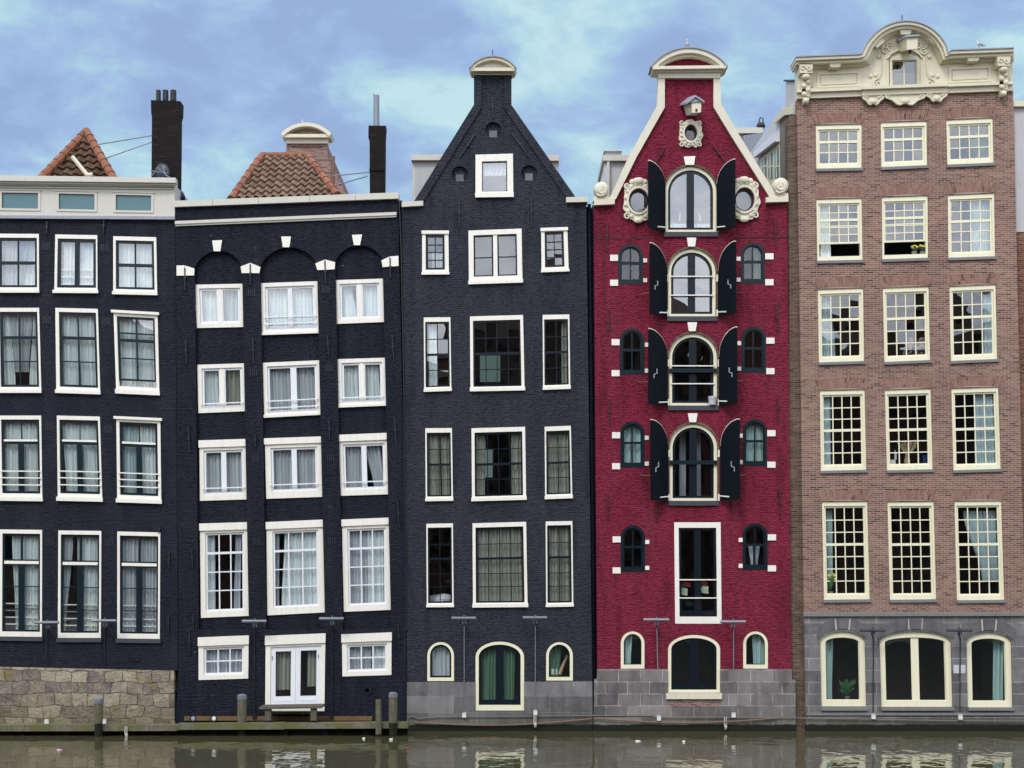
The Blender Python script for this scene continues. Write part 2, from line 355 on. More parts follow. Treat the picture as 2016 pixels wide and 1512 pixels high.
def water_mat():
    s = NT('water'); v = s.tc.outputs['Object']
    n1 = s.noise(s.stretch(v, (1.0, 0.75, 1)), 1.5, 2, 0.5, 0.2)
    n2 = s.noise(s.stretch(v, (1.0, 1.0, 1)), 5.0, 2, 0.5)
    n3 = s.noise(s.stretch(v, (1, 1, 1)), 0.35, 2, 0.5)
    h = s.math('ADD', n1, s.math('MULTIPLY', n2, s.math('MULTIPLY', n3, 0.22)))
    s.bump(h, 0.36, 0.05)
    s.b.inputs['IOR'].default_value = 1.9
    return s.done((0.072, 0.068, 0.036), 0.012, 0.5)
M['water'] = water_mat()
def ground_mat():
    s = NT('paving'); v = s.tc.outputs['Object']
    return s.done(s.mix(s.noise(v, 1.2, 5, 0.6), (0.10, 0.095, 0.09), (0.2, 0.19, 0.18)), 0.9)
M['paving'] = ground_mat()

# ------------------------------------------------------------------ mesh helpers
def P(x, y, d=0.0, ref=None):
    """photo pixel (2016 wide) seen at depth ref, placed at depth d"""
    s = (D + (d if ref is None else ref)) / D
    return Vector(((x - CX) / W * s, d, CZ + ((ZR - y) / W - CZ) * s))

ORG = {}
class MB:
    def __init__(s): s.v = []; s.f = []; s.c = []
    def add(s, vs, fs, c=None):
        o = len(s.v); s.v += [Vector(p) for p in vs]; s.f += [tuple(o + i for i in f) for f in fs]
        s.c += [(random.random() if c is None else c)] * len(fs)
        return s
    def prism(s, poly, d0, d1, holes=(), ref=0.0, back=False, c=None):
        loops = [list(poly)] + [list(h) for h in holes]
        if len(loops) == 1 and len(poly) == 4: tris = [(0, 1, 2, 3)]
        else:
            tris = [t for t in tessellate_polygon([[Vector((x, -y, 0)) for x, y in l] for l in loops])]
        flat = [p for l in loops for p in l]; n = len(flat)
        vs = [P(x, y, d0, ref) for x, y in flat] + [P(x, y, d1, ref) for x, y in flat]
        fs = list(tris)
        if back: fs += [tuple(n + i for i in reversed(t)) for t in tris]
        o = 0
        for l in loops:
            k = len(l)
            for i in range(k):
                a, b = o + i, o + (i + 1) % k
                fs.append((a, b, n + b, n + a))
            o += k
        return s.add(vs, fs, c)
    def rect(s, x0, y0, x1, y1, d0, d1, ref=0.0, back=False, c=None):
        return s.prism([(x0, y0), (x1, y0), (x1, y1), (x0, y1)], d0, d1, (), ref, back, c)
    def box(s, a, b, c=None):
        (x0, y0, z0), (x1, y1, z1) = a, b
        vs = [(x, y, z) for z in (z0, z1) for y in (y0, y1) for x in (x0, x1)]
        return s.add(vs, [(0, 2, 3, 1), (4, 5, 7, 6), (0, 1, 5, 4), (2, 6, 7, 3), (0, 4, 6, 2), (1, 3, 7, 5)], c)
    def tube(s, pts, r, n=6, r2=None, cap=True):
        pts = [Vector(p) for p in pts]; rings = []
        for i, p in enumerate(pts):
            t = (pts[min(i + 1, len(pts) - 1)] - pts[max(i - 1, 0)]).normalized()
            a = t.cross(Vector((0, 1, 0)));
            if a.length < 0.1: a = t.cross(Vector((0, 0, 1)))
            a.normalize(); b = t.cross(a).normalized()
            rr = r if r2 is None else r + (r2 - r) * i / max(1, len(pts) - 1)
            rings.append([p + a * (rr * math.cos(2 * math.pi * k / n)) + b * (rr * math.sin(2 * math.pi * k / n)) for k in range(n)])
        vs = [q for r_ in rings for q in r_]; fs = []
        for i in range(len(rings) - 1):
            for k in range(n):
                fs.append((i * n + k, i * n + (k + 1) % n, (i + 1) * n + (k + 1) % n, (i + 1) * n + k))
        if cap: fs += [tuple(reversed(range(n))), tuple(range((len(rings) - 1) * n, len(rings) * n))]
        return s.add(vs, fs)
    def loft(s, secs, n=10):
        """secs: (centre, axis u vector, axis v vector)"""
        vs = []; fs = []
        for c, u, v in secs:
            for k in range(n):
                a = 2 * math.pi * k / n
                vs.append(Vector(c) + Vector(u) * math.cos(a) + Vector(v) * math.sin(a))
        for i in range(len(secs) - 1):
            for k in range(n):
                fs.append((i * n + k, i * n + (k + 1) % n, (i + 1) * n + (k + 1) % n, (i + 1) * n + k))
        fs += [tuple(reversed(range(n))), tuple(range((len(secs) - 1) * n, len(secs) * n))]
        return s.add(vs, fs)
    def ball(s, c, rx, ry, rz, n=10, m=6):
        secs = []
        for i in range(m + 1):
            a = math.pi * (0.03 + 0.94 * i / m) - math.pi / 2
            secs.append((Vector(c) + Vector((0, 0, rz * math.sin(a))), (rx * math.cos(a), 0, 0), (0, ry * math.cos(a), 0)))
        return s.loft(secs, n)
    def build(s, name, mat, parent=None, smooth=False, loc=None):
        me = bpy.data.meshes.new(name)
        org = Vector(loc) if loc is not None else (ORG[parent.name] if parent else Vector((0, 0, 0)))
        me.from_pydata([tuple(v - org) for v in s.v], [], s.f)
        at = me.attributes.new('bc', 'FLOAT', 'FACE')
        for i, c in enumerate(s.c): at.data[i].value = c
        bm = bmesh.new(); bm.from_mesh(me); bmesh.ops.recalc_face_normals(bm, faces=bm.faces); bm.to_mesh(me); bm.free()
        if smooth:
            for p in me.polygons: p.use_smooth = True
        o = bpy.data.objects.new(name, me); COL.objects.link(o)
        me.materials.append(M[mat] if isinstance(mat, str) else mat)
        if parent: o.parent = parent
        else: o.location = org
        ORG[o.name] = org
        return o

def tag(o, label=None, cat=None, group=None, kind=None):
    if label: o['label'] = label
    if cat: o['category'] = cat
    if group: o['group'] = group
    if kind: o['kind'] = kind
    elif label: o['kind'] = 'thing'
    return o
def thing(name, label, cat, loc, group=None):
    o = bpy.data.objects.new(name, None); COL.objects.link(o); o.location = loc; o.empty_display_size = 0.3
    ORG[o.name] = Vector(loc)
    return tag(o, label, cat, group, 'thing')

def seg(x0, x1, y, crest, n=16):
    """circular segment from (x0,y) over crest to (x1,y)"""
    h = (x1 - x0) / 2; sg = y - crest; r = (h * h + sg * sg) / (2 * sg); cy = crest + r; a = math.asin(min(1, h / r))
    if sg > h: a = math.pi - a
    return [((x0 + x1) / 2 + r * math.sin(-a + 2 * a * i / n), cy - r * math.cos(-a + 2 * a * i / n)) for i in range(n + 1)]
def ell(cx, cy, rx, ry, n=24):
    return [(cx + rx * math.cos(2 * math.pi * i / n), cy + ry * math.sin(2 * math.pi * i / n)) for i in range(n)]
def offset(pl, d):
    out = []
    for i, p in enumerate(pl):
        a = pl[max(0, i - 1)]; b = pl[min(len(pl) - 1, i + 1)]
        tx, ty = b[0] - a[0], b[1] - a[1]; L = math.hypot(tx, ty) or 1
        out.append((p[0] + ty / L * d, p[1] - tx / L * d))
    return out
def band(pl, a, b): return offset(pl, a) + list(reversed(offset(pl, b)))

class Quad:
    """window outline: four photo corners TL TR BR BL, local pixels inside"""
    def __init__(s, tl, tr, br, bl):
        s.c = (tl, tr, br, bl)
        s.w = (math.dist(tl, tr) + math.dist(bl, br)) / 2; s.h = (math.dist(tl, bl) + math.dist(tr, br)) / 2
    def at(s, x, y):
        u, v = x / s.w, y / s.h; a, b, c, d = s.c
        return tuple((1 - v) * ((1 - u) * a[i] + u * b[i]) + v * ((1 - u) * d[i] + u * c[i]) for i in (0, 1))
    def m(s, pts): return [s.at(*p) for p in pts]
    def r(s, x0, y0, x1, y1): return s.m([(x0, y0), (x1, y0), (x1, y1), (x0, y1)])
def outline(q, ins, spring=None):
    """outline of the quad inset by (l,t,r,b); spring = local y where the arch springs"""
    l, t, r, b = ins
    if spring is None: return q.r(l, t, q.w - r, q.h - b)
    x0, x1 = l, q.w - r; cx, rx = (x0 + x1) / 2, (x1 - x0) / 2; ry = max(2.0, spring - t)
    n = 18
    pts = [(cx - rx * math.cos(math.pi * i / n), spring - ry * math.sin(math.pi * i / n)) for i in range(n + 1)]
    return q.m(pts + [(x1, q.h - b), (x0, q.h - b)])
def rectq(x0, y0, x1, y1): return Quad((x0, y0), (x1, y0), (x1, y1), (x0, y1))

def grid(nc, nr, bw, y0=0.0, y1=1.0, x0=0.0, x1=1.0):
    g = [('v', x0 + (x1 - x0) * i / nc, bw, y0, y1) for i in range(1, nc)]
    return g + [('h', y0 + (y1 - y0) * j / nr, bw, x0, x1) for j in range(1, nr)]

def curtain(name, q, box, spec, mat, parent, d=0.2, folds=None, amp=0.035):
    """box = local (x0,y0,x1,y1) glass area; spec = (x0top, x1top, x0bot, x1bot[, ytop, ybot]) fractions"""
    X0, Y0, X1, Y1 = box; a, b, c, e_ = spec[:4]; yt, yb = (spec[4], spec[5]) if len(spec) > 4 else (-0.02, 1.02)
    wpx = max((b - a), (e_ - c)) * (X1 - X0)
    folds = folds or max(2, round(wpx / 7.5)); nu, nv = folds * 6, 8
    mb = MB(); vs = []; ph = random.random() * 6
    for j in range(nv + 1):
        v = j / nv; yy = Y0 + (yt + (yb - yt) * v) * (Y1 - Y0)
        s_ = v * v * (3 - 2 * v)
        l = a + (c - a) * s_; r = b + (e_ - b) * s_
        for i in range(nu + 1):
            u = i / nu
            uu = u + 0.35 / folds * math.sin(u * folds * 2.3 + ph) * 0.5
            fx = X0 + (l + (r - l) * u) * (X1 - X0)
            px, py = q.at(fx, yy)
            dd = d + amp * (math.sin(uu * folds * 2 * math.pi + ph + 0.7 * math.sin(v * 2 + ph)) + 0.4 * math.sin(uu * folds * 4.6 * math.pi + 2 * ph))
            vs.append(P(px, py, dd, 0.1))
    fs = [(j * (nu + 1) + i, j * (nu + 1) + i + 1, (j + 1) * (nu + 1) + i + 1, (j + 1) * (nu + 1) + i) for j in range(nv) for i in range(nu)]
    mb.add(vs, fs)
    return mb.build(name, mat, parent, smooth=True)

HOLES = {}
def win(house, q, frame=(5, 7, 5, 10), fmat='white', sash=4, smat='teal_paint', bars=(), extra=(), cells=(2, 2), gmat='glass_sky',
        d=-0.02, spring=None, curtains=(), rails=(), rail_d=-0.05, inner_rails=(), sill=None, lintel=None, open_bottom=0.0, cd=0.2, name='window'):
    """one window as a part of its house; frame, sash, panes, curtains, rails, sill and lintel board are meshes of their own"""
    HOLES.setdefault(house.name, []).append(outline(q, (0, 0, 0, 0), spring))
    e = 0.25
    fin = outline(q, frame, spring)
    root = MB().prism(outline(q, (e, e, e, e), spring), d, d + 0.14, [fin], back=True).build(name, fmat, house)
    fi = tuple(f + 0.15 for f in frame)
    si = tuple(f + sash for f in frame)
    mb = MB()
    sd = d + 0.045
    ob = open_bottom * (q.h - frame[1] - frame[3])
    fo = (fi[0], fi[1], fi[2], fi[3] + ob); so = (si[0], si[1], si[2], si[3] + ob)
    mb.prism(outline(q, fo, spring), sd, sd + 0.05, [outline(q, so, spring)], back=True)
    X0, Y0, X1, Y1 = so[0], so[1], q.w - so[2], q.h - so[3]
    def bar(b, bd, m_):
        k, p, w_, lo, hi = b[:5]
        if k == 'v':
            x = X0 + p * (X1 - X0); y0 = Y0 + lo * (Y1 - Y0); y1 = Y0 + hi * (Y1 - Y0)
            if spring is not None and lo <= 0:
                cxx = (X0 + X1) / 2; rx = (X1 - X0) / 2; k_ = min(1, abs(x - cxx) / rx)
                y0 = spring - (spring - so[1]) * math.sqrt(1 - k_ * k_)
            m_.prism(q.r(x - w_ / 2, y0 - 0.4, x + w_ / 2, y1 + 0.4), bd, bd + 0.03, back=True)
        else:
            y = Y0 + p * (Y1 - Y0); x0 = X0 + lo * (X1 - X0); x1 = X0 + hi * (X1 - X0)
            if spring is not None and y < spring:
                rx = (X1 - X0) / 2; k_ = (spring - y) / (spring - so[1]); c_ = rx * math.sqrt(max(0, 1 - k_ * k_)); cxx = (X0 + X1) / 2
                x0, x1 = max(x0, cxx - c_), min(x1, cxx + c_)
            m_.prism(q.r(x0 - 0.4, y - w_ / 2, x1 + 0.4, y + w_ / 2), bd, bd + 0.03, back=True)
    for i, b in enumerate(bars): bar(b, sd + (0.004 if b[0] == 'v' else 0.008) - (0.012 if b[2] > 4 else 0), mb)
    mb.build('sash', smat, root)
    if extra:
        for m_, bl in extra:
            xb = MB()
            for b in bl: bar(b, sd - 0.022, xb)
            xb.build('transom', m_, root)
    g = MB(); gd = sd + 0.028
    if spring is None:
        nc, nr = cells
        for i in range(nc):
            for j in range(nr):
                cr = [(X0 - .6 + (X1 - X0 + 1.2) * (i + a) / nc, Y0 - .6 + (Y1 - Y0 + 1.2) * (j + b_) / nr) for a, b_ in ((0, 0), (1, 0), (1, 1), (0, 1))]
                t1, t2 = random.uniform(-1, 1) * 0.0022, random.uniform(-1, 1) * 0.0022
                o_ = (t1 + t2, -t1 + t2, -t1 - t2, t1 - t2)
                g.add([P(*q.at(*c), gd + dd, 0) for c, dd in zip(cr, o_)], [(0, 1, 2, 3)])
    else:
        ol = outline(q, tuple(x - .6 for x in so), spring)
        g.add([P(*p, gd, 0) for p in ol], [tuple(range(len(ol)))])
    g.build('pane', gmat, root)
    box = (frame[0] + sash * .4, frame[1] + sash * .4, q.w - frame[2] - sash * .4, q.h - frame[3] - sash * .3)
    for cspec in curtains:
        m_, sp = cspec[0], cspec[1:]
        curtain('curtain', q, box, sp, m_, root, d + cd)
    for lst, rd, nm in ((rails, rail_d, 'railing'), (inner_rails, d + 0.11, 'inner_railing')):
        if lst:
            rb = MB(); l0, l1 = (frame[0] - 1.5, q.w - frame[2] + 1.5) if nm == 'railing' else (frame[0] + 1, q.w - frame[2] - 1)
            for fy in lst:
                y = frame[1] + fy * (q.h - frame[1] - frame[3])
                rb.prism(q.r(l0, y - 1.1, l1, y + 1.1), rd, rd + 0.03, back=True)
            rb.build(nm, 'cool_white' if smat in ('cool_white',) else 'white', root)
    if sill:
        m_, hgt, ext, proj = sill
        MB().prism(q.r(-ext, q.h - hgt if hgt > 0 else q.h + 0.1, q.w + ext, q.h + (0.1 if hgt > 0 else -hgt)), d - proj, d - 0.003 if hgt > 0 else 0.1, ref=0, back=True).build('sill', m_, root)
    if lintel:
        m_, hgt, ext, proj = lintel
        MB().prism(q.r(-ext, -0.3, q.w + ext, hgt), d - proj, d - 0.003, back=True).build('lintel', m_, root)
    return root

def wall(house, name, poly, mat, d0=0.0, d1=0.28, extra_holes=(), use=True):
    return MB().prism(poly, d0, d1, (HOLES.get(house.name, []) if use else []) + list(extra_holes), back=True).build(name, mat, house)

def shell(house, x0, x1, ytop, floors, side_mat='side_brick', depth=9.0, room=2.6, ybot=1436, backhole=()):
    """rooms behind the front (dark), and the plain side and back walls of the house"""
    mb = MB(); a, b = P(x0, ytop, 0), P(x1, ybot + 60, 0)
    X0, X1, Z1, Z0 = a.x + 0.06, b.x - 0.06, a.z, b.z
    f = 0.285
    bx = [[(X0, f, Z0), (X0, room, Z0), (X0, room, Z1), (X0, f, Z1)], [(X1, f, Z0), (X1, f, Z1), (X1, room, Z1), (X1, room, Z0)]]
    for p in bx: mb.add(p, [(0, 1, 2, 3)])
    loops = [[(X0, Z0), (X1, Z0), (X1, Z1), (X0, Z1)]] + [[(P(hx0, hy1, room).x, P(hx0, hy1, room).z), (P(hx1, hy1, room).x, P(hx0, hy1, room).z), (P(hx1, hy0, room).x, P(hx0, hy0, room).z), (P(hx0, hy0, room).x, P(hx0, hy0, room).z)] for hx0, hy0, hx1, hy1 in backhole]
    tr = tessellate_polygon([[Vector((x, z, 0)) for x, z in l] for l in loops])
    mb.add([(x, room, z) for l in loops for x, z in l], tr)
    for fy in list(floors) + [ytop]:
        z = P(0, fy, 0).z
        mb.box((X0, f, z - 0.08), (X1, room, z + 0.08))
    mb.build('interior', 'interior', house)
    sb = MB()
    o = 0.02
    Xa, Xb = a.x + o, b.x - o
    for X in (Xa, Xb): sb.box((X - 0.012, f + .003, Z0), (X + 0.012, depth, Z1))
    if not backhole: sb.box((Xa, depth - .05, Z0), (Xb, depth, Z1))
    sb.build('side_wall', side_mat, house)

def anchors(house, lst, mat, name='wall_anchor'):
    for x0, y0, x1, y1 in lst:
        mb = MB(); dx_, dy_ = x1 - x0, y1 - y0; L = math.hypot(dx_, dy_); nx, ny = -dy_ / L, dx_ / L; w_ = 1.3
        mb.prism([(x0 + nx * w_, y0 + ny * w_), (x0 - nx * w_, y0 - ny * w_), (x1 - nx * w_ * .6, y1 - ny * w_ * .6), (x1 + nx * w_ * .6, y1 + ny * w_ * .6)], -0.045, 0.02, back=True)
        mx_, my_ = x0 + dx_ * .45, y0 + dy_ * .45
        mb.prism([(mx_ + 2.4, my_ - 2), (mx_ - 2.4, my_ - 2), (mx_ - 2.4, my_ + 2), (mx_ + 2.4, my_ + 2)], -0.055, 0.02, back=True)
        mb.build(name, mat, house)

def spiral(mb, cx, cy, r, turns, d, tr, a0=0.0, sgn=1, n=28, ref=None):
    pts = []
    for i in range(n + 1):
        t = i / n; rr = r * (1 - 0.85 * t); a = a0 + sgn * turns * 2 * math.pi * t
        pts.append(P(cx + rr * math.cos(a), cy + rr * math.sin(a), d, ref if ref is not None else d))
    mb.tube(pts, tr, 6, tr * 0.6)

def pantile(bl, br, tr, tl, ncol, nrow):
    """clay pantiles: wavy across, stepped up the slope, clipped to the given roof face"""
    bl, br, tr, tl = map(Vector, (bl, br, tr, tl)); mb = MB()
    nrm = (br - bl).cross(tl - bl).normalized()
    if nrm.y > 0: nrm = -nrm
    su, sv = 6, 4; vs = []; nu = ncol * su
    ux = (br - bl).normalized(); Lb = (br - bl).length
    rows = []
    for j in range(nrow):
        for k in (0, 0.5, 0.999): rows.append((j + k, j, k))
    for v_, j, k in rows:
        v = v_ / nrow; l = bl.lerp(tl, v); r = br.lerp(tr, v)
        a = (l - bl).dot(ux); b = (r - bl).dot(ux); base = bl + (l - bl) - ux * a
        for i in range(nu + 1):
            x = min(max(Lb * i / nu, a), b)
            w_ = math.sin(x / Lb * ncol * 2 * math.pi + 0.3 * math.sin(j * 1.7)) * 0.045
            vs.append(base + ux * x + nrm * (w_ + 0.075 * (1 - k)))
    n = nu + 1
    for q_ in range(len(rows) - 1):
        j = rows[q_][1]
        for i in range(nu):
            random.seed(j * 131 + (i // su) * 17 + ncol)
            mb.add([vs[q_ * n + i], vs[q_ * n + i + 1], vs[(q_ + 1) * n + i + 1], vs[(q_ + 1) * n + i]], [(0, 1, 2, 3)], random.random())
    return mb
def ridge_tiles(mb, p0, p1, n, r):
    p0, p1 = Vector(p0), Vector(p1)
    for i in range(n):
        a = p0.lerp(p1, i / n); b = p0.lerp(p1, (i + 1.12) / n)
        mb.tube([a, b], r * 1.12, 8, r * 0.9)

# ------------------------------------------------------------------ the setting: water, ground, quay opposite
wb = MB(); wb.add([(-90, 0.2, 0), (90, 0.2, 0), (90, -37.5, 0), (-90, -37.5, 0)], [(0, 1, 2, 3)])
tag(wb.build('canal_water', 'water'), kind='structure')
gb = MB(); gb.add([(-900, 9.2, 0.9), (900, 9.2, 0.9), (900, 1500, 0.9), (-900, 1500, 0.9)], [(0, 1, 2, 3)])
gb.add([(-900, -37.5, 1.25), (900, -37.5, 1.25), (900, -1500, 1.25), (-900, -1500, 1.25)], [(0, 1, 2, 3)])
gb.add([(-900, -37.5, 1.25), (900, -37.5, 1.25), (900, -37.5, -1.2), (-900, -37.5, -1.2)], [(0, 1, 2, 3)])
gb.add([(-90, 0.2, -1.0), (90, 0.2, -1.0), (90, -37.5, -1.0), (-90, -37.5, -1.0)], [(0, 1, 2, 3)])
tag(gb.build('ground', 'paving'), kind='structure')

# ------------------------------------------------------------------ house 1: black, cream attic band, rubble base
H = thing('canal_house', 'black-painted brick house at the left edge with a cream attic band and rough stone base', 'house', P(150, 1436))
K = dict(fmat='white', smat='teal_paint')
G2 = grid(2, 2, 2.6)
def h1row(quads, **k):
    return [win(H, Quad(*q), **{**dict(frame=(4, 7, 4, 11), sash=5, **K), **k}) for q in quads]
win(H, Quad((-8, 460), (77, 460.5), (77.5, 577), (-8, 577)), frame=(5, 8, 4, 11), sash=5, bars=[('v', .5, 3, 0, 1), ('h', .5, 6, 0, 1)], cells=(2, 2),
    curtains=[('blind', .0, .47, .0, .47), ('sheer', .46, .56, .46, .56), ('blind', .55, .88, .55, .7), ('sheer', .86, 1.0, .66, 1.0)], sill=('white', 6, 1, .06), **K)  # blind strips added to lighten the gaps between the sheers
win(H, Quad((109, 461.5), (192, 463), (192.5, 578), (107, 577.5)), frame=(5, 8, 3, 11), sash=6, bars=[('v', .5, 9, 0, 1)], cells=(2, 1),
    curtains=[('sheer', .10, 1.0, .08, 1.0)], inner_rails=(.615, .765, .915), sill=('white', 6, 2, .06), **K)
win(H, Quad((223, 465), (308, 467), (310, 582), (223, 580)), frame=(5, 8, 5, 11), sash=5, bars=[('v', .5, 3, 0, 1), ('h', .5, 6, 0, 1)], cells=(2, 2),
    curtains=[('sheer', .0, .49, .0, .49), ('sheer', .51, 1.0, .51, 1.0)], sill=('white', 6, 1, .06), **K)
row2 = [('v', .5, 3, 0, 1), ('h', .33, 6, 0, 1), ('h', .67, 2.4, 0, 1)]
win(H, Quad((-6, 606), (77.5, 606), (82, 774), (-3, 774)), frame=(5, 8, 4, 12), sash=5, bars=row2, cells=(2, 3),
    curtains=[('sheer', .0, .24, .0, .34), ('blind', .25, .87, .35, .73, -.02, .8), ('sheer', .88, 1.0, .74, 1.0)], sill=('white', 7, 1, .06), **K)  # middle blind added to keep the gap between the sheers light
win(H, Quad((109, 606), (193, 608), (198, 777), (111, 774)), frame=(7, 8, 4, 13), sash=5, bars=row2, cells=(2, 3),
    curtains=[('sheer', .0, .50, .0, .52), ('sheer', .50, 1.0, .52, 1.0)], sill=('white', 7, 1, .06), **K)
win(H, Quad((223.5, 611), (310.5, 616), (314.5, 779), (229, 775)), frame=(6, 11, 6, 15), sash=4, bars=[('v', .5, 3, 0, 1), ('h', .36, 6, 0, 1), ('h', .66, 2.4, 0, 1), ('h', .24, 3, 0, 1)], cells=(2, 3),
    curtains=[('sheer', .0, .49, .0, .47), ('sheer', .50, 1.0, .48, 1.0)], open_bottom=.085, sill=('white', 9, 1, .06), lintel=('white', 5, 3.5, .07), **K)
r3 = dict(frame=(5, 8, 4, 15), sash=5, bars=[('v', .5, 11, .30, 1), ('h', .30, 6, 0, 1)], extra=[('white', [('h', .265, 4, 0, 1)])], cells=(2, 1), rails=(.70, .79, .885), rail_d=-0.07, sill=('white', 8, 1.5, .06), **K)
win(H, Quad((-3, 818), (81.5, 818), (84, 987), (0, 986)), curtains=[('sheer', .0, .5, .0, .48), ('sheer', .52, 1.0, .55, 1.0)], **r3)
win(H, Quad((112, 818), (197, 820), (202, 988), (114, 986)), curtains=[('sheer', .05, .50, .12, .48), ('sheer', .52, 1.0, .58, 1.0)], **r3)
r3['frame'] = (6, 10, 6, 15)
win(H, Quad((229, 820), (316, 824), (318, 992), (231, 989)), curtains=[('drape_blue', .0, .50, .0, .47), ('sheer', .52, 1.0, .56, 1.0)], lintel=('white', 5, 4, .07), **r3)
r4 = dict(frame=(5, 8, 4, 10), sash=4, bars=[('v', .5, 4, 0, .26), ('v', .5, 12, .31, 1), ('h', .285, 12, 0, 1), ('h', .54, 2, 0, 1), ('h', .78, 2, 0, 1)],
          extra=[('white', [('h', .285, 6, 0, 1)])], cells=(2, 4), inner_rails=(.715, .785, .855, .925, .985), sill=('sill_dark', -8, 2, .05), **K)
win(H, Quad((0, 1042), (83.5, 1043), (83, 1254), (-1, 1253)), curtains=[('sheer', .22, .5, .32, .5), ('sheer', .52, 1.0, .52, 1.0)], **r4)
win(H, Quad((115, 1044), (200, 1045), (199, 1256), (114, 1256)), curtains=[('drape_grey', .02, .30, .0, .1), ('sheer', .40, .50, .42, .48), ('sheer', .53, 1.0, .53, 1.0)], **r4)
win(H, Quad((231, 1046), (316, 1048), (315, 1258), (231, 1257)), curtains=[('drape_grey', .0, .48, .0, .48), ('drape_grey', .52, 1.0, .52, 1.0)], **r4)
wall(H, 'wall', [(-60, 430), (345, 433), (350, 1320), (-60, 1311)], 'black_brick')
MB().prism([(-60, 1311.3), (343, 1320.3), (345, 1470), (-60, 1470)], -0.05, 0.3, back=True).build('stone_base', 'rubble', H)
HOLES['attic'] = []
# attic band with three frosted lights
lights = [Quad((5, 380), (77, 381), (77, 412.5), (5, 411.5)), Quad((117, 382), (188, 383.5), (188, 414.5), (117, 413)), Quad((229, 384.5), (299.5, 386), (299, 416.5), (229, 415.5)), Quad((-52, 379), (-30, 379), (-30, 411), (-52, 411))]
MB().prism([(-60, 346.5), (344.8, 352), (344.8, 427), (-60, 424.5)], -0.06, 0.3, [outline(q, (0, 0, 0, 0)) for q in lights], back=True).build('attic_band', 'sand', H)
for q in lights[:3]:
    fr = MB().prism(q.r(-4.5, -3.5, q.w + 4.5, q.h + 4), -0.082, -0.063, [outline(q, (0.3, 0.3, 0.3, 0.3))], back=True).build('attic_window', 'sand', H)
    MB().prism(q.r(-6, -5.5, q.w + 7, -4), -0.10, -0.063, back=True).rect(0, 0, 0.1, 0.1, -.07, -.068).build('drip_moulding', 'sand', fr)
    MB().prism(q.r(-.5, -.5, q.w + .5, q.h + .5), -0.02, 0.0, back=True).build('pane', 'frosted', fr)
mb = MB()
mb.prism([(-60, 344), (345.5, 349.8), (345.5, 359.5), (-60, 355)], -0.30, -0.063, ref=-.3, back=True)
mb.prism([(-60, 355.5), (344.5, 360), (344.5, 364), (-60, 360)], -0.22, -0.063, ref=-.22, back=True)
mb.prism([(-60, 360.5), (343.5, 364.5), (343.5, 367), (-60, 363)], -0.16, -0.063, ref=-.16, back=True)
mb.prism([(-60, 368.5), (343, 372.5), (343, 374.5), (-60, 370.5)], -0.11, -0.063, back=True)
mb.build('cornice', 'sand', H)
mb = MB()
for i in range(-10, 115):
    x = i * 3.0; y = 363.4 + (x + 60) * 0.0099
    mb.rect(x, y, x + 1.7, y + 4.2, -0.13, -0.062)
mb.build('dentil_course', 'sand', H)
MB().prism([(-60, 425), (345.2, 427.6), (345.2, 433.6), (-60, 431)], -0.10, 0.0, back=True).build('lead_flashing', 'zinc', H)
for x, y in ((91, 485), (206, 488), (93, 630), (209, 632), (97, 841), (213, 845), (98, 1067), (215, 1068)):
    mb = MB()
    for i in range(4): mb.rect(x - 8 + i * 4.4, y - 7.5, x - 8 + i * 4.4 + 2.4, y + 7.5, -0.012, 0.004, back=True)
    mb.build('air_vent', 'iron', H)
mb = MB().prism(ell(268, 1294, 9, 9.5), -0.03, 0.0).prism(ell(268, 1294, 3, 3), -0.045, -0.03); mb.build('round_vent', 'black_brick', H)
anchors(H, [(93, 436, 93, 461), (205, 432, 204.5, 460), (334, 1085, 332.5, 1120), (332, 1211, 332, 1246), (316, 1035, 313, 1050)], 'iron')
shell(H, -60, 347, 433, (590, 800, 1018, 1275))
MB().box((P(-60, 0).x, 0.3, P(0, 431).z), (P(343, 0).x, 9, P(0, 362).z)).build('attic_wall', 'pale_wall', H)
# tiled roof peak behind the attic band
pk = P(170, 259, 2.2); a = P(78, 352, 1.2); b = P(228, 354, 1.2)
roof = pantile(P(60, 370, 1.0), P(236, 372, 1.0), pk + Vector((.02, 0, 0)), pk - Vector((.02, 0, 0)), 9, 9).build('roof', 'pantile_red', H)
rb_ = MB(); ridge_tiles(rb_, P(76, 356, 0.95), pk, 8, 0.12); ridge_tiles(rb_, P(226, 356, 0.95), pk, 8, 0.12); rb_.tube([pk, pk + Vector((-.4, 1.8, -.2))], .13, 8)
rb_.build('ridge_tile', 'ridge', roof)
bk = pk + Vector((-.6, 2.5, -.4)); l_ = P(60, 370, 1.0); r_ = P(236, 372, 1.0)
MB().add([l_, pk, bk, l_ + Vector((2.2, 7, 0)), r_, r_ + Vector((-2.4, 7, 0))], [(0, 1, 2, 3), (1, 4, 5, 2), (3, 2, 5)]).build('roof_slope', 'dark_roof', roof)
bx = MB()
bx.tube([P(142, 308, .75), P(172, 345, .7)], .055, 4).tube([P(172, 344, .7), P(182, 343, .7)], .05, 6)
bx.build('flue_cover', 'cream', roof)

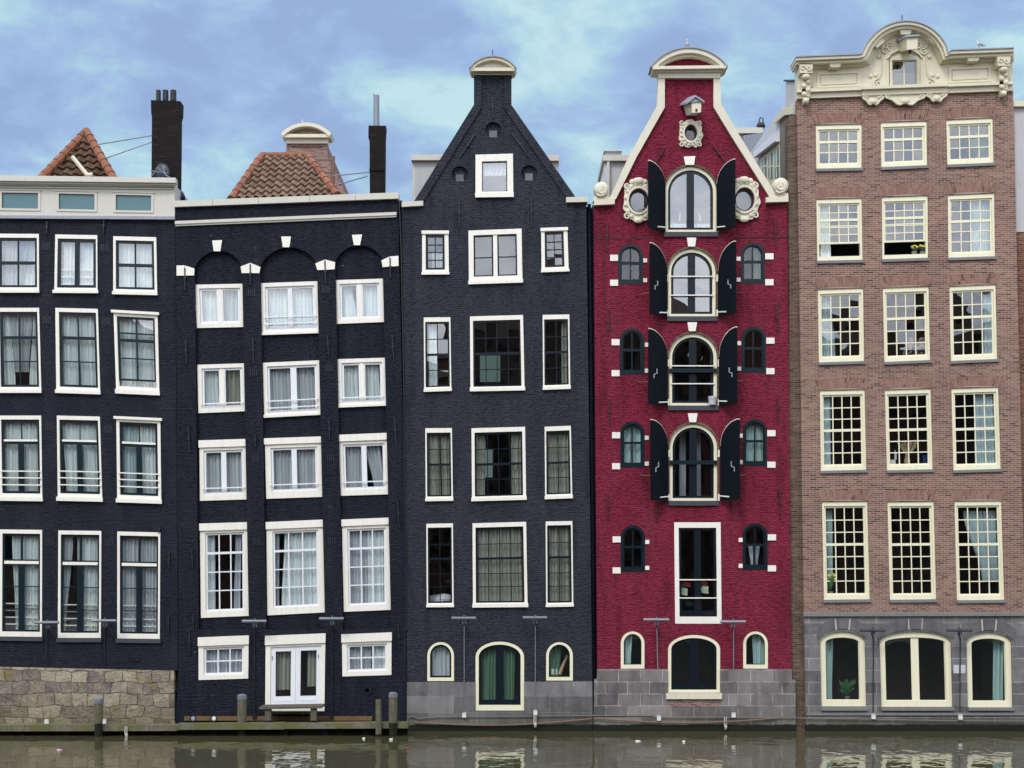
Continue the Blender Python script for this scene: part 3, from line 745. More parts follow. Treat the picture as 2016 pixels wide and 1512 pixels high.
# chimney between houses 1 and 2
ch = MB()
ch.prism([(297, 197), (355, 199), (354.5, 222), (352, 230), (350, 420), (297.5, 420), (299, 230), (297.5, 222)], 1.2, 1.62, ref=1.2, back=True)
C = thing('chimney', 'tall sooty brick chimney with three pots, rising left between the two leftmost houses', 'chimney', P(325, 420, 1.2))
ch.build('stack', 'soot_brick', C)
for x0, x1 in ((307, 317), (320, 332), (335, 347.5)):
    p0, p1 = P((x0 + x1) / 2, 199, 1.40), P((x0 + x1) / 2, 178, 1.40)
    MB().tube([p0, p1], (x1 - x0) / 2 / W * 1.03, 12, (x1 - x0) / 2 / W * .98).build('chimney_pot', 'iron', C)
MB().tube([P(298, 267, 1.15), P(196, 284, 1.9)], .018, 5).build('stay_rod', 'galv', C)
MB().tube([P(298, 280, 1.15), P(207, 312, 1.5)], .018, 5).build('stay_rod', 'galv', C)
S = thing('satellite_dish', 'grey satellite dish seen from behind at the foot of the three-pot chimney', 'dish', P(312, 348, .9))
dsh = MB(); cc = P(312, 343, .95)
ax = Vector((0.55, 0.8, 0.25)).normalized(); ux_ = ax.cross(Vector((0, 0, 1))).normalized(); uy_ = ux_.cross(ax)
dsh.loft([(cc + ax * (0.16 * (k / 5) ** 2), ux_ * (.02 + .30 * k / 5), uy_ * (.02 + .30 * k / 5)) for k in range(6)], 20)
dsh.build('dish', 'lamp_dark', S, smooth=True)
MB().tube([P(300, 345, .8), P(310, 330, .72), P(331, 348, .8)], .02, 5).tube([P(296, 336, .75), P(330, 341, .8)], .016, 5).tube([P(320, 326, .75), P(326, 345, .75), P(336, 350, .8)], .016, 5).build('mounting_arm', 'galv', S)
v_ = MB(); vc = P(352, 384, .9); v_.loft([(P(352, 396, .9), (.19, 0, 0), (0, .19, 0)), (P(352, 386, .9), (.18, 0, 0), (0, .18, 0)), (P(352, 378, .9), (.13, 0, 0), (0, .13, 0)), (P(352, 373, .9), (.03, 0, 0), (0, .03, 0))], 14)
tag(v_.build('vent_cowl', 'iron', loc=P(352, 396, .9), smooth=True), 'small dark domed vent on the roof edge right of the three-pot chimney', 'vent')

# ------------------------------------------------------------------ house 2: navy-black, three arched bays
H = thing('canal_house', 'dark navy brick house with three blind arches, white keystones and white double doors', 'house', P(565, 1436))
bays = [((383.5, 527), (476.5, 525), (490.5, 1432), (391, 1432), 494), ((512.5, 524), (624, 520), (640.5, 1432), (524, 1432), 487), ((660, 514), (753, 511), (770.5, 1432), (675, 1432), 483)]
bayp = []
for a, b, c, d_, crest in bays:
    arc = seg(a[0], b[0], (a[1] + b[1]) / 2, crest, 16); tilt = b[1] - a[1]
    arc = [(x, y + tilt * ((x - a[0]) / (b[0] - a[0]) - .5)) for x, y in arc]
    bayp.append(arc + [(c[0] - .4, 1238), (d_[0], 1240)])
K = dict(fmat='white', smat='cool_white', d=0.085, frame=(8, 8, 8, 9), sash=4.5, gmat='glass_sky', cells=(2, 1), rail_d=0.03)
post = [('v', .5, 13, 0, 1)]; post_m = [('white', [('v', .5, 7.5, -.05, 1.05)])]
def w2(tl, tr, br, bl, **k): return win(H, Quad(tl, tr, br, bl), **{**K, 'bars': post, **k})
w2((382, 559), (479, 557), (480, 643), (386, 645), extra=post_m, curtains=[('sheer', .02, .44, .02, .46), ('blind', .56, 1., .56, 1.)])  # right-hand blind added to make its pane read light
w2((512, 556), (626, 552), (629, 655), (515, 659), bars=[('v', .5, 9, 0, 1)], curtains=[('sheer', .0, .5, .0, .5), ('sheer', .5, 1.0, .5, 1.0)], rails=(.70, .86), sill=('white', 5, 1, .04))
w2((659, 550), (754, 547), (756, 633), (661, 637), extra=post_m, curtains=[('sheer', .06, .30, .06, .42), ('sheer', .56, 1.0, .56, 1.0)])
w2((387, 717), (483, 714), (485, 809), (389, 813), extra=post_m, curtains=[('sheer', .02, .40, .02, .43), ('drape_sand', .58, 1., .58, 1.)], rails=(.89,), gmat='glass_sky')
w2((516, 713), (630, 708), (633, 816), (519, 822), bars=[('v', .53, 12, 0, 1)], curtains=[('drape_grey', .0, .48, .0, .5), ('drape_grey', .55, .95, .55, .98)], rails=(.75, .90), sill=('white', 5, 1, .04))
w2((663, 706), (759, 703), (761, 798), (665, 802), extra=post_m, curtains=[('sheer', .0, .42, .0, .42), ('sheer', .56, .92, .56, .96)], rails=(.88,), sill=('white', 5, 1, .04))
K.update(frame=(8, 20, 8, 12))
w2((391, 867), (485, 864), (488, 983), (392, 986), bars=[('v', .5, 10, 0, 1)], curtains=[('blind', .0, .5, .0, .5), ('blind', .52, 1., .52, 1.)], rails=(.86,), lintel=('white', 14, 1, .05), gmat='glass_dim')
w2((520, 863), (634, 859), (636, 978), (523, 982), bars=[('v', .5, 10, 0, 1)], curtains=[('drape_grey', .0, .5, .0, .5), ('drape_grey', .5, 1.0, .5, 1.0)], rails=(.85,), lintel=('white', 12, 1, .05), frame=(11, 19, 11, 14))
w2((666, 856), (763, 852), (766, 973), (670, 976), bars=[('v', .5, 10, 0, 1)], curtains=[('drape_grey', .0, .48, .0, .48), ('drape_grey', .52, .92, .72, 1.0)], rails=(.84,), lintel=('white', 13, 1, .05), frame=(7, 19, 7, 12))
K.update(frame=(10, 19, 9, 12), sash=4)
def g43(): return grid(3, 1, 2.4) + [('h', .245, 4.5, 0, 1), ('h', .5, 2.2, 0, 1), ('h', .75, 2.2, 0, 1)]
w2((392, 1031), (488, 1028), (489, 1213), (394, 1217), bars=g43(), cells=(3, 4), curtains=[('sheer', .0, .22, .0, .22), ('drape_grey', .78, .93, .72, .90)], lintel=('white', 14, 0.5, .05), gmat='glass_dim')
w2((523, 1028), (637, 1023), (639, 1206), (525, 1212), bars=g43(), cells=(3, 4), curtains=[('drape_grey', .0, .12, .0, .10), ('sheer', .25, .62, .16, .62), ('sheer', .62, 1.0, .62, 1.0)], lintel=('white', 14, 0.5, .05), frame=(12, 19, 12, 14), gmat='glass_dim')
w2((672, 1023), (768, 1019), (769, 1201), (676, 1205), bars=g43(), cells=(3, 4), curtains=[('drape_grey', .0, .5, .0, .5), ('sheer', .5, 1.0, .5, 1.0)], lintel=('white', 13, 0.5, .05), gmat='glass_dim')
K.update(frame=(10, 21, 9, 9), sash=4.5, d=-.02); low0 = len(HOLES[H.name])
w2((391, 1255), (490, 1251), (489, 1336), (391, 1339), bars=grid(3, 2, 2.6), cells=(3, 2), curtains=[('drape_grey', .0, .62, .0, .62), ('drape_grey', .62, 1.0, .62, 1.0)], lintel=('white', 17, 0.7, .05), gmat='glass_dim')
w2((673, 1249), (771, 1245), (771, 1329), (674, 1332), bars=grid(3, 2, 2.6), cells=(3, 2), curtains=[('drape_grey', .0, .6, .0, .6), ('sheer', .62, 1.0, .62, 1.0)], lintel=('white', 16, 0.7, .05), gmat='glass_dim')
# white double doors
q = Quad((523, 1252), (641, 1247), (639, 1400), (522, 1402)); HOLES[H.name].append(outline(q, (0, 0, 0, 0)))
dr = MB().prism(outline(q, (.25, .25, .25, .25)), -.02, .12, [outline(q, (10, 23, 8, 11))], back=True).build('door_frame', 'white', H)
MB().prism(q.r(-.6, -.4, q.w + .6, 18), -.07, -.022, back=True).build('lintel', 'white', dr)
for x0, x1 in ((10.3, 59), (59.4, q.w - 8.3)):
    lf = MB().prism(q.r(x0, 23.3, x1, q.h - 11.3), 0.015, .065, [q.r(x0 + 9.5, 32, x1 - 9, 121)], back=True)
    lf = lf.build('door', 'cool_white', H)
    pm = MB()
    for yy in (127, 133.5): pm.prism(q.r(x0 + 9, yy, x1 - 9, yy + 4.5), 0.003, 0.014, back=True)
    pm.build('door_panel', 'cool_white', lf)
    MB().add([P(*p, .04, 0) for p in q.r(x0 + 9, 31.5, x1 - 8.5, 121.5)], [(0, 1, 2, 3)]).build('pane', 'glass_dim', lf)
    curtain('curtain', q, (x0 + 9, 32, x1 - 9, 121), (.0, 1.0, .0, 1.0, 0, .86) if x0 < 20 else (.42, 1.0, .42, 1.0, 0, .8), 'drape_sand', lf, .2)
    MB().tube([P(*q.at(x0 + (3 if x0 < 20 else 44.5), 40), .005), P(*q.at(x0 + (3 if x0 < 20 else 44.5), 48), .005)], .012, 5).build('hinge', 'galv', lf)
front = [(345.5, 396), (783, 381), (795, 900), (802, 1436), (345, 1436), (351, 1320)]
MB().prism(front, 0.0, 0.118, bayp + HOLES[H.name][low0:], back=True).build('pier_front', 'navy_brick', H)
MB().prism([(x + (1 if x < 500 else -1), y + (1 if y < 1000 else 0)) for x, y in front], 0.121, 0.30, HOLES[H.name], back=True).build('wall', 'navy_brick', H)
for p in ([(418, 474), (437.5, 473), (434, 495), (421, 495)], [(554, 466), (573, 466), (570, 487), (557, 487)], [(693, 463), (713, 462), (709, 483), (697, 483)]):
    MB().prism(p, -0.03, 0.02, back=True).build('keystone', 'white', H)
for p, q_ in (([(348, 523), (363.6, 523), (363.6, 543), (348, 543)], [(364.4, 523), (383, 529), (382.5, 542.5), (364.4, 543)]), ([(474, 525), (492.8, 518), (492.8, 538), (476, 538)], [(493.6, 518), (513, 526), (511, 538), (493.6, 538)]),
              ([(621, 519), (639.8, 511.5), (639.8, 531.5), (625, 532)], [(640.6, 511.5), (660, 516.5), (659, 530.5), (640.6, 531.5)]), ([(751, 513), (767, 505.5), (767, 525.2), (753.5, 526.3)], [(767.8, 505.3), (784.5, 504), (785, 524), (767.8, 525.2)])):
    MB().prism(p, -0.03, 0.02, back=True).prism(q_, -0.03, 0.02, back=True).build('impost_stone', 'white', H)
mb = MB()
for i, (a, b) in enumerate(((344.5, 420), (420.6, 510), (510.6, 610), (610.6, 700), (700.6, 785))):
    f = lambda x, o: 397 + o + (x - 344) * -0.0375
    mb.prism([(a, f(a, 0)), (b, f(b, 0)), (b, f(b, 12)), (a, f(a, 12))], -0.10 - .002 * (i % 2), 0.32, back=True)
mb.build('coping', 'sand', H)
mb = MB(); g_ = lambda x, o: 436.5 + o + (x - 345) * -0.041
mb.prism([(345.5, g_(345, 0)), (781, g_(781, 0)), (781, g_(781, 6)), (345.5, g_(345, 6))], -0.08, 0.0, back=True)
mb.prism([(346, g_(345, 6.2)), (780, g_(780, 6.2)), (780, g_(780, 9.5)), (346, g_(345, 9.5))], -0.045, 0.0, back=True)
mb.build('string_course', 'sand', H)
anchors(H, [(364.5, 528, 365, 572), (493, 521, 494, 562), (640, 514, 641.5, 560), (768, 508, 769, 548), (366, 670, 368, 716), (498, 668, 500, 716), (645, 660, 647, 700), (772, 660, 776, 712), (371, 840, 374, 892), (502, 855, 503, 880), (648, 828, 649, 866), (777, 822, 780, 878), (378, 1080, 380, 1120), (783, 985, 786, 1040), (380, 1210, 382, 1240), (373, 1240, 374, 1290), (784, 1230, 786, 1280)], 'iron')
for x, y in ((495.5, 576), (642, 570), (499, 733), (648, 724), (503, 904), (651, 902), (505, 1066), (653, 1064)):
    mb = MB()
    for i in range(4): mb.rect(x - 7 + i * 4, y - 7, x - 7 + i * 4 + 2, y + 7, -0.012, 0.004, back=True)
    mb.build('air_vent', 'iron', H)
MB().prism(ell(723, 1359, 9.5, 10), -0.02, 0.1).prism(ell(723, 1359, 4, 4), -0.02, 0.0).build('round_vent', 'navy_brick', H)
MB().rect(364, 1410, 733, 1418, -0.10, -0.003, back=True).build('plinth_board', 'brown_timber', H)
MB().tube([P(786, 395, -.03), P(790, 500, -.03), P(791, 560, -.03), P(795, 760, -.03), P(800, 1240, -.03)], .02, 6).build('cable', 'iron', H)
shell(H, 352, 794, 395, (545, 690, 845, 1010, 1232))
# hipped pantile roof
c4 = [P(450, 394, .9), P(668, 386, .9), P(605, 306, 3.2), P(515, 307, 3.2)]
rf = pantile(*c4, 13, 8).build('roof', 'pantile', H)
rb_ = MB(); ridge_tiles(rb_, P(455, 392, .85), P(515, 307, 3.1), 7, .11); ridge_tiles(rb_, P(664, 384, .85), P(605, 306, 3.1), 8, .11); ridge_tiles(rb_, c4[3], c4[2], 4, .11)
rb_.build('ridge_tile', 'ridge', rf)
MB().add([c4[0], c4[3], c4[3] + Vector((0, 5, 0)), c4[0] + Vector((0, 7, 0)), c4[1], c4[2], c4[2] + Vector((0, 5, 0)), c4[1] + Vector((0, 7, 0))], [(0, 1, 2, 3), (4, 5, 6, 7), (1, 5, 6, 2), (3, 2, 6, 7)]).build('roof_slope', 'dark_roof', rf)
MB().tube([P(657, 372, 3), P(657, 308, 3)], .04, 6).tube([P(652, 372, 3), P(652, 316, 3)], .02, 5).tube([P(615, 314, 3), P(657, 315, 3)], .02, 5).tube([P(634, 340, 3), P(657, 340, 3)], .02, 5).build('roof_ladder', 'rope', rf)
C = thing('chimney', 'narrow dark chimney with a grey flue pipe on the roof edge of the navy house', 'chimney', P(742, 380, .6))
MB().prism([(725.5, 247), (759.5, 247.5), (758, 272), (757, 385), (728, 385), (727.5, 280), (725, 270)], .6, .95, ref=.6, back=True).rect(727, 333, 759.5, 336, .56, .6, ref=.6, back=True).build('stack', 'soot_brick', C)
MB().tube([P(741, 250, .77), P(741, 188, .77)], .085, 10).tube([P(736.5, 196, .8), P(735, 184, .8)], .012, 4).build('flue_pipe', 'galv', C)
MB().tube([P(727, 339, .7), P(655, 346, 1.4)], .018, 5).build('stay_rod', 'galv', C)
MB().tube([P(723, 347, .7), P(660, 365, 1.3)], .018, 5).build('stay_rod', 'galv', C)
# neck gable of a house farther back
dB = 9.5
N = thing('gable_house', 'brown brick neck gable with a cream rounded top rising behind the pantile roof', 'house', P(605, 420, dB))
cr = seg(563, 647, 273, 252)
MB().prism([(564, 283), (644, 283), (645, 309), (690, 400), (690, 470), (520, 470), (520, 400), (563, 309)], dB, dB + 8, ref=dB, back=True).prism(seg(568, 641, 271, 255), dB - .05, dB, ref=dB).build('wall', 'far_brick', N)
MB().prism(band(seg(557, 653, 270, 249, 20), 2.5, -4.5), dB - .30, dB + .5, ref=dB, back=True).prism([(555.5, 268), (654.5, 268), (652, 274.5), (558, 274.5)], dB - .25, dB + .4, [], dB, True).prism([(562, 274.8), (647, 274.8), (645, 283.5), (564, 283.5)], dB - .08, dB + .3, ref=dB, back=True).build('pediment', 'cream', N)
MB().rect(576, 287.5, 633, 290, dB - .03, dB, ref=dB, back=True).build('wall_anchor', 'rust_brick', N)

# ------------------------------------------------------------------ house 3: slate spout gable
H = thing('canal_house', 'slate-black brick gable house with a rounded cream top and grey stone base', 'house', P(985, 1436))
K = dict(fmat='white', smat='dark_paint', sash=3.2, gmat='glass_old', d=-0.02)
def w3(tl, tr, br, bl, **k): return win(H, Quad(tl, tr, br, bl), **{**K, **k})
w3((936, 305), (1010, 303), (1011, 389), (936, 390), frame=(13, 14, 12, 12), sash=1.8, gmat='glass_bright', cells=(1, 1), curtains=[('sheer', .0, 1., .0, 1., .0, .45)], sill=('white', 9, 0.5, .05), d=-.04)
sm = dict(frame=(7, 7, 8, 10), sash=4.5, bars=grid(2, 4, 1.8), cells=(2, 4), gmat='glass_sky', curtains=[('blind', .3, 1., .3, 1., .5, 1.)])
w3((831, 455), (883, 455), (884, 541), (831, 541.5), sill=('white', 5, 1, .05), lintel=('white', 6, 1, .04), **sm)
w3((1065, 450), (1117, 448), (1120, 535), (1066, 537), sill=('white', 5, 1, .05), lintel=('white', 6, 1, .04), **{**sm, 'curtains': []})
w3((922, 454), (1027, 450), (1029, 557), (923, 560.5), frame=(10, 10, 10, 15), sash=3, bars=[('v', .5, 14, 0, 1), ('h', .54, 1.8, 0, 1)], extra=[('white', [('v', .5, 8, -.06, 1.06)])], cells=(2, 1), gmat='glass_sky', sill=('white', 7, 1, .05))
s_ = dict(frame=(3, 9, 3, 9), bars=[('v', .5, 1.8, 0, 1), ('h', .25, 1.6, 0, 1), ('h', .5, 4.5, 0, 1), ('h', .75, 1.6, 0, 1)], cells=(2, 4), sill=('white', 6, .7, .05))
m_ = dict(frame=(6, 9, 6, 9), bars=grid(4, 1, 1.7) + [('h', .25, 1.6, 0, 1), ('h', .5, 5, 0, 1), ('h', .75, 1.6, 0, 1)], cells=(4, 4), sill=('white', 7, 1, .05))
w3((834, 625), (887, 624.5), (889, 770), (835, 772), curtains=[('sheer', .1, .5, .1, .5)], **{**s_, 'gmat': 'glass_sky'})
w3((925, 623), (1030, 620), (1033, 769), (926, 771), **m_)
w3((1068, 620), (1121, 619), (1123, 766), (1069, 768), curtains=[('drape_sand', .74, 1.0, .72, 1.0)], **s_)
w3((837, 843), (890, 842.5), (892, 986), (838, 987), curtains=[('drape_sand', .0, .53, .0, .55), ('drape_sand', .55, 1.0, .6, 1.0)], **{**s_, 'gmat': 'glass_dim'})
w3((928, 843), (1034, 840), (1036, 984), (929, 987), curtains=[('drape_sand', .0, .22, .0, .20), ('drape_sand', .77, 1.0, .77, 1.0)], **{**m_, 'gmat': 'glass_dim'})
w3((1072, 840), (1124, 838), (1127, 981), (1073, 983), curtains=[('drape_sand', .0, .5, .0, .5), ('drape_sand', .5, 1.0, .5, 1.0)], **{**s_, 'gmat': 'glass_dim'})
sD = dict(frame=(3, 8, 3, 8), bars=[('v', .5, 1.8, 0, 1), ('h', .21, 1.6, 0, 1), ('h', .41, 4.5, 0, 1), ('h', .62, 1.6, 0, 1), ('h', .80, 1.6, 0, 1)], cells=(2, 5), sill=('white', 5, .7, .05), gmat='glass_dim')
w3((839, 1031), (892, 1030), (893.5, 1195), (840, 1195.5), **sD)
w3((930, 1030), (1036, 1027), (1039, 1195), (931, 1196), curtains=[('drape_sand', .0, .5, .0, .5), ('drape_sand', .5, 1.0, .5, 1.0)], **{**m_, 'gmat': 'glass_dim', 'bars': grid(4, 1, 1.7) + sD['bars'][1:], 'cells': (4, 5)})
w3((1074, 1026.5), (1127, 1025.5), (1129, 1194), (1075, 1195), curtains=[('drape_sand', .0, .5, .0, .5), ('drape_sand', .5, 1.0, .5, 1.0)], **sD)
win(H, rectq(841, 1264, 894, 1341), frame=(5.5, 5, 5.5, 7), fmat='ivory', smat='dark_paint', sash=3.5, spring=27, gmat='glass_bright', d=.0, curtains=[('sheer', .0, 1., .0, 1.)])
win(H, rectq(936, 1263, 1032, 1399), frame=(6.5, 6, 7, 11), fmat='ivory', smat='dark_paint', sash=5, spring=30, bars=[('v', .5, 15, 0, 1), ('h', .975, 5, 0, 1)], gmat='glass_dim', d=.0, curtains=[('drape_green', .05, .42, .05, .42), ('drape_green', .58, .88, .58, .86)])
win(H, rectq(1075, 1264, 1128, 1340), frame=(5.5, 5, 6, 7), fmat='ivory', smat='dark_paint', sash=1.5, spring=27, gmat='glass_dim', d=.0, curtains=[('drape_green', .0, .6, .0, .5)])
holes = [ell(971, 256, 16, 16), ell(905, 343, 16, 16), ell(1041.5, 341, 16, 16)]
for cx, cy in ((971, 256), (905, 343), (1041.5, 341)):
    o_ = MB().prism(ell(cx, cy, 15.7, 15.7), .09, .2, [rectq(cx - 9, cy - 4, cx + 9, cy + 14).r(0, 0, 18, 18)]).build('round_window', 'slate_brick', H)
    MB().prism([(cx - 9, cy - 4), (cx + 9, cy - 4), (cx + 9, cy + 14), (cx - 9, cy + 14)], .075, .12, [[(cx - 7.5, cy - 2.5), (cx + 7.5, cy - 2.5), (cx + 7.5, cy + 12.5), (cx - 7.5, cy + 12.5)]], back=True).build('sash', 'dark_paint', o_)
    MB().add([P(*p, .11, 0) for p in [(cx - 8, cy - 3), (cx + 8, cy - 3), (cx + 8, cy + 13), (cx - 8, cy + 13)]], [(0, 1, 2, 3)]).build('pane', 'glass_dim', o_)
outl = [(791, 406), (820, 402), (820, 392), (930, 213), (933, 207), (933, 147), (1007, 147), (1007, 207), (1011, 212), (1132, 388), (1116, 400), (1154, 400), (1166, 1341), (802, 1342.5)]
ad = rectq(936, 1263, 1032, 1399); HOLES[H.name] = [h for h in HOLES[H.name] if max(y for x, y in h) < 1390]
arch_top = outline(ad, (0, 0, 0, 0), 30)[:19]
wall(H, 'wall', outl[:-1] + [(1032, 1341.8)] + arch_top[::-1] + [(936, 1342.3)] + outl[-1:], 'slate_brick', extra_holes=holes)
MB().prism([(801.5, 1342.8), (936, 1342.6), (936, 1399), (1032, 1399), (1032, 1342), (1166, 1341.3), (1167, 1475), (801, 1475)], -0.03, 0.28, back=True).build('stone_base', 'grey_stone', H)
le = [(816, 396), (930, 212), (933.5, 207), (933.5, 147)]; re_ = [(1006.5, 147), (1006.5, 207), (1010, 212), (1134, 390)]
mb = MB().prism(le + [(947.5, 147), (947.5, 213), (944, 219), (834, 397)], -0.045, 0.0, back=True).prism(re_ + [(1115, 390), (996, 219), (992.5, 213), (992.5, 147)], -0.045, 0.0, back=True)
mb.build('gable_edging', 'slate_brick', H)
for p in ([(791, 397.5), (833, 395.5), (833, 405), (791, 407.5)], [(1114.5, 388.5), (1157, 387), (1157, 397.5), (1114.5, 398.5)]):
    MB().prism(p, -0.12, 0.3, ref=-.1, back=True).build('shoulder_coping', 'sand', H)
pd = MB().prism(seg(927, 1014, 133, 113, 16) , -0.10, 0.3, ref=-.1, back=True).prism([(930, 139), (1010.5, 139), (1008.5, 147.5), (932, 147.5)], -0.06, 0.3, ref=-.05, back=True).build('pediment', 'sand', H)
MB().prism([(924.5, 133), (1016, 133), (1013, 139.5), (927, 139.5)], -0.24, 0.34, ref=-.24, back=True).prism(band(seg(925.5, 1015, 133, 112, 18), 0, -5.5), -0.26, 0.34, ref=-.26, back=True).build('cornice', 'cream', pd)
MB().prism(band(seg(924.5, 1016, 133, 110.5, 18), 1, -1.2), -0.3, 0.36, ref=-.28, back=True).build('zinc_capping', 'zinc', pd)
MB().tube([P(970, 112, 0), P(970, 98, 0)], .013, 5).build('lightning_rod', 'iron', H)
anchors(H, [(969.5, 192, 971.5, 232), (935, 265, 904, 312), (1007, 262, 1043, 311), (904, 394, 904.5, 450), (1046, 390, 1046.5, 448)], 'iron')
MB().prism([(1150, 399), (1171, 404), (1177, 1320), (1177, 1475), (1150, 1475)], .34, .5, back=True).prism([(781, 408), (800, 408), (806, 1475), (786, 1475)], .32, .48, back=True).build('party_wall', 'slate_dark', H)
MB().tube([P(1160, 402, .22), P(1168.5, 1318, .22), P(1169, 1430, .22)], .05, 8).build('downpipe', 'slate_dark', H)
shell(H, 803, 1153, 404, (590, 805, 1010, 1225), backhole=[(945, 700, 985, 752), (940, 885, 970, 940)])  # rear openings added so sky light reaches the glowing sheets
MB().add([P(830, 400, .3), P(932, 225, .3), P(1008, 225, .3), P(1120, 394, .3)] + [p + Vector((0, 8.7, 0)) for p in (P(830, 400, .3), P(932, 225, .3), P(1008, 225, .3), P(1120, 394, .3))], [(0, 1, 5, 4), (1, 2, 6, 5), (2, 3, 7, 6), (4, 5, 6, 7), (0, 1, 2, 3)]).build('roof', 'dark_roof', H)
def dormer(x0, x1, y0, y1, d, side, mat='sand', parent=None, glassx=None):
    t = MB().rect(x0, y0 + 9, x1, y1, d, d + 2.2, ref=d, back=True, )
    o = t.build('dormer', mat, parent)
    MB().rect(x0 - 2.5, y0, x1 + 2.5, y0 + 11, d - .15, d + 2.3, ref=d - .15, back=True).build('fascia', 'sand', o)
    if glassx:
        MB().add([P(*p, d - .01, d) for p in ((glassx[0], y0 + 14), (glassx[1], y0 + 14), (glassx[1], y1 - 4), (glassx[0], y1 - 4))], [(0, 1, 2, 3)]).build('pane', 'blind', o)
    return o
for a in ((945, 700, 985, 752), (940, 885, 970, 940)):
    MB().rect(a[0] - 1, a[1] - 1, a[2] + 1, a[3] + 1, 2.62, 2.63, ref=2.6, back=True).build('room_glow_sheet', 'glow_sheet', H)  # translucent sheet added to imitate a lit room behind the panes
dormer(812, 872, 304, 400, 1.6, -1, parent=H, glassx=(817, 868))
dormer(1060, 1098, 305, 345, 1.6, 1, parent=H)

# ------------------------------------------------------------------ house 4: crimson warehouse with shutters
H = thing('warehouse_house', 'crimson brick gabled house with open dark shutters beside four arched loading doors', 'house', P(1362, 1436))
def dw(x0, x1, crest, bot, **k):
    q = rectq(x0, crest, x1, bot)
    o = win(H, q, frame=(6.5, 7, 6.5, 5.5), fmat='ivory', smat='dark_paint', sash=5, spring=(x1 - x0) / 2 - 1, d=0.05, bars=[('v', .5, 14.5, 0, 1)] + k.pop('mb', []), **k)
    MB().prism(outline(q, (-3.2, -4, -3.2, 0), (x1 - x0) / 2 - 1), -0.012, 0.05, [outline(q, (.1, .1, .1, -1), (x1 - x0) / 2 - 1)], back=True).build('arch_brick', 'side_brick', o)
    MB().rect(x0 - 2, bot + .3, x1 + 2, bot + 9.5, -0.06, 0.05, back=True).build('sill', 'sill_dark', o)
    for xa in (x0 - 3.5, x1 + .6):
        for ya, yb in ((crest + 52, crest + 66), (bot - 13, bot)): MB().rect(xa, ya, xa + 3.4, yb, -0.035, 0.04, back=True).build('hinge_stone', 'white', o)
    return o
d1 = dw(1309, 1411, 327, 457, gmat='glass_bright', curtains=[('sheer', .0, 1., .0, 1., .88, 1.02)], cd=.3)
MB().tube([P(1322 + 1.8 * i, 388 - 2.2 * math.sin(i / 32 * math.pi), .38) for i in range(33)], .02, 5).tube([P(1341, 393, .38), P(1338, 436, .38)], .03, 5).tube([P(1372, 393, .38), P(1379, 436, .38)], .03, 5).build('table_edge', 'white_box', d1)
d2 = dw(1315, 1409.5, 489, 623, gmat='glass_bright', rails=(.395, .70), rail_d=.0)
d3 = dw(1317, 1412, 656, 798.5, gmat='glass_dim', rails=(.44, .71), rail_d=.0)
d4 = dw(1318, 1412.5, 834, 986, gmat='glass_dim', curtains=[('drape_grey', .2, .36, .2, .36), ('drape_grey', .6, .75, .6, .75)], cd=.6)
for o, y in ((d3, 729.5), (d4, 910.5)): MB().rect(1318, y - 4, 1411.5, y + 4, -.03, .04, back=True).build('safety_bar', 'teal_paint', o)
def sw(x0, x1, crest, bot, **k):
    return win(H, rectq(x0, crest, x1, bot), frame=(5, 6, 5, 8), fmat='teal_paint', smat='teal_paint', sash=2.5, spring=(x1 - x0) / 2, d=-0.005, cells=(2, 2),
               bars=[('v', .5, 2.6, 0, 1), ('h', .47, 5, 0, 1)], gmat=k.pop('gmat', 'glass_old'), **k)
mint = [('drape_mint', .0, .46, .0, .46), ('drape_mint', .54, 1., .54, 1.)]
sw(1217, 1266, 480, 560, gmat='glass_dim'); sw(1458, 1506, 477, 559, gmat='glass_dim', curtains=[('drape_green', .5, 1, .5, 1)])
sw(1220, 1269, 646, 738); sw(1459, 1508, 643, 734)
sw(1221, 1269, 829, 921, curtains=mint, gmat='glass_dim'); sw(1462, 1510, 825, 918, curtains=mint, gmat='glass_dim')
sw(1222, 1270, 1034, 1126, gmat='glass_dim'); sw(1462, 1511, 1030, 1122, curtains=[('drape_grey', .15, .44, .3, .44, .45, 1.), ('drape_grey', .54, .8, .54, .68, .45, 1.)], gmat='glass_dim')
for x0, x1, c, k in ((1217, 1266, 480, 80), (1220, 1269, 646, 92), (1221, 1269, 829, 92), (1222, 1270, 1034, 92)):
    for r_ in ((x0 - 16, c + 22, x0 - .3, c + 34), (x0 - 16, c + k - 9, x0 - .3, c + k + 3), (x1 + .3, c + 29, x1 + 8, c + 37), (x1 + .3, c + k - 12, x1 + 8, c + k - 4)): MB().rect(*r_, -.03, .01, back=True).build('dowel_stone', 'white', H)
for x0, x1, c, k in ((1458, 1506, 477, 82), (1459, 1508, 643, 91), (1462, 1510, 825, 93), (1462, 1511, 1030, 92)):
    for r_ in ((x1 + .3, c + 22, x1 + 16.5, c + 34), (x1 + .3, c + k - 9, x1 + 16.5, c + k + 3), (x0 - 8, c + 29, x0 - .3, c + 37), (x0 - 8, c + k - 12, x0 - .3, c + k - 4)): MB().rect(*r_, -.03, .01, back=True).build('dowel_stone', 'white', H)
m4 = win(H, Quad((1327, 1028), (1419, 1028), (1421, 1228), (1329, 1228)), frame=(9, 11, 9, 14), fmat='white', smat='dark_paint', sash=5, bars=[('v', .5, 13, 0, 1), ('h', .975, 5, 0, 1)], cells=(2, 1), gmat='glass_dim', d=.0, rails=(.585, .79), rail_d=-.01)
win(H, rectq(1222, 1243, 1269, 1316.5), frame=(6, 5, 6, 8), fmat='ivory', smat='dark_paint', sash=1.5, spring=23.5, gmat='glass_dim', d=.0, curtains=[('drape_mint', .0, .50, .0, .42)])
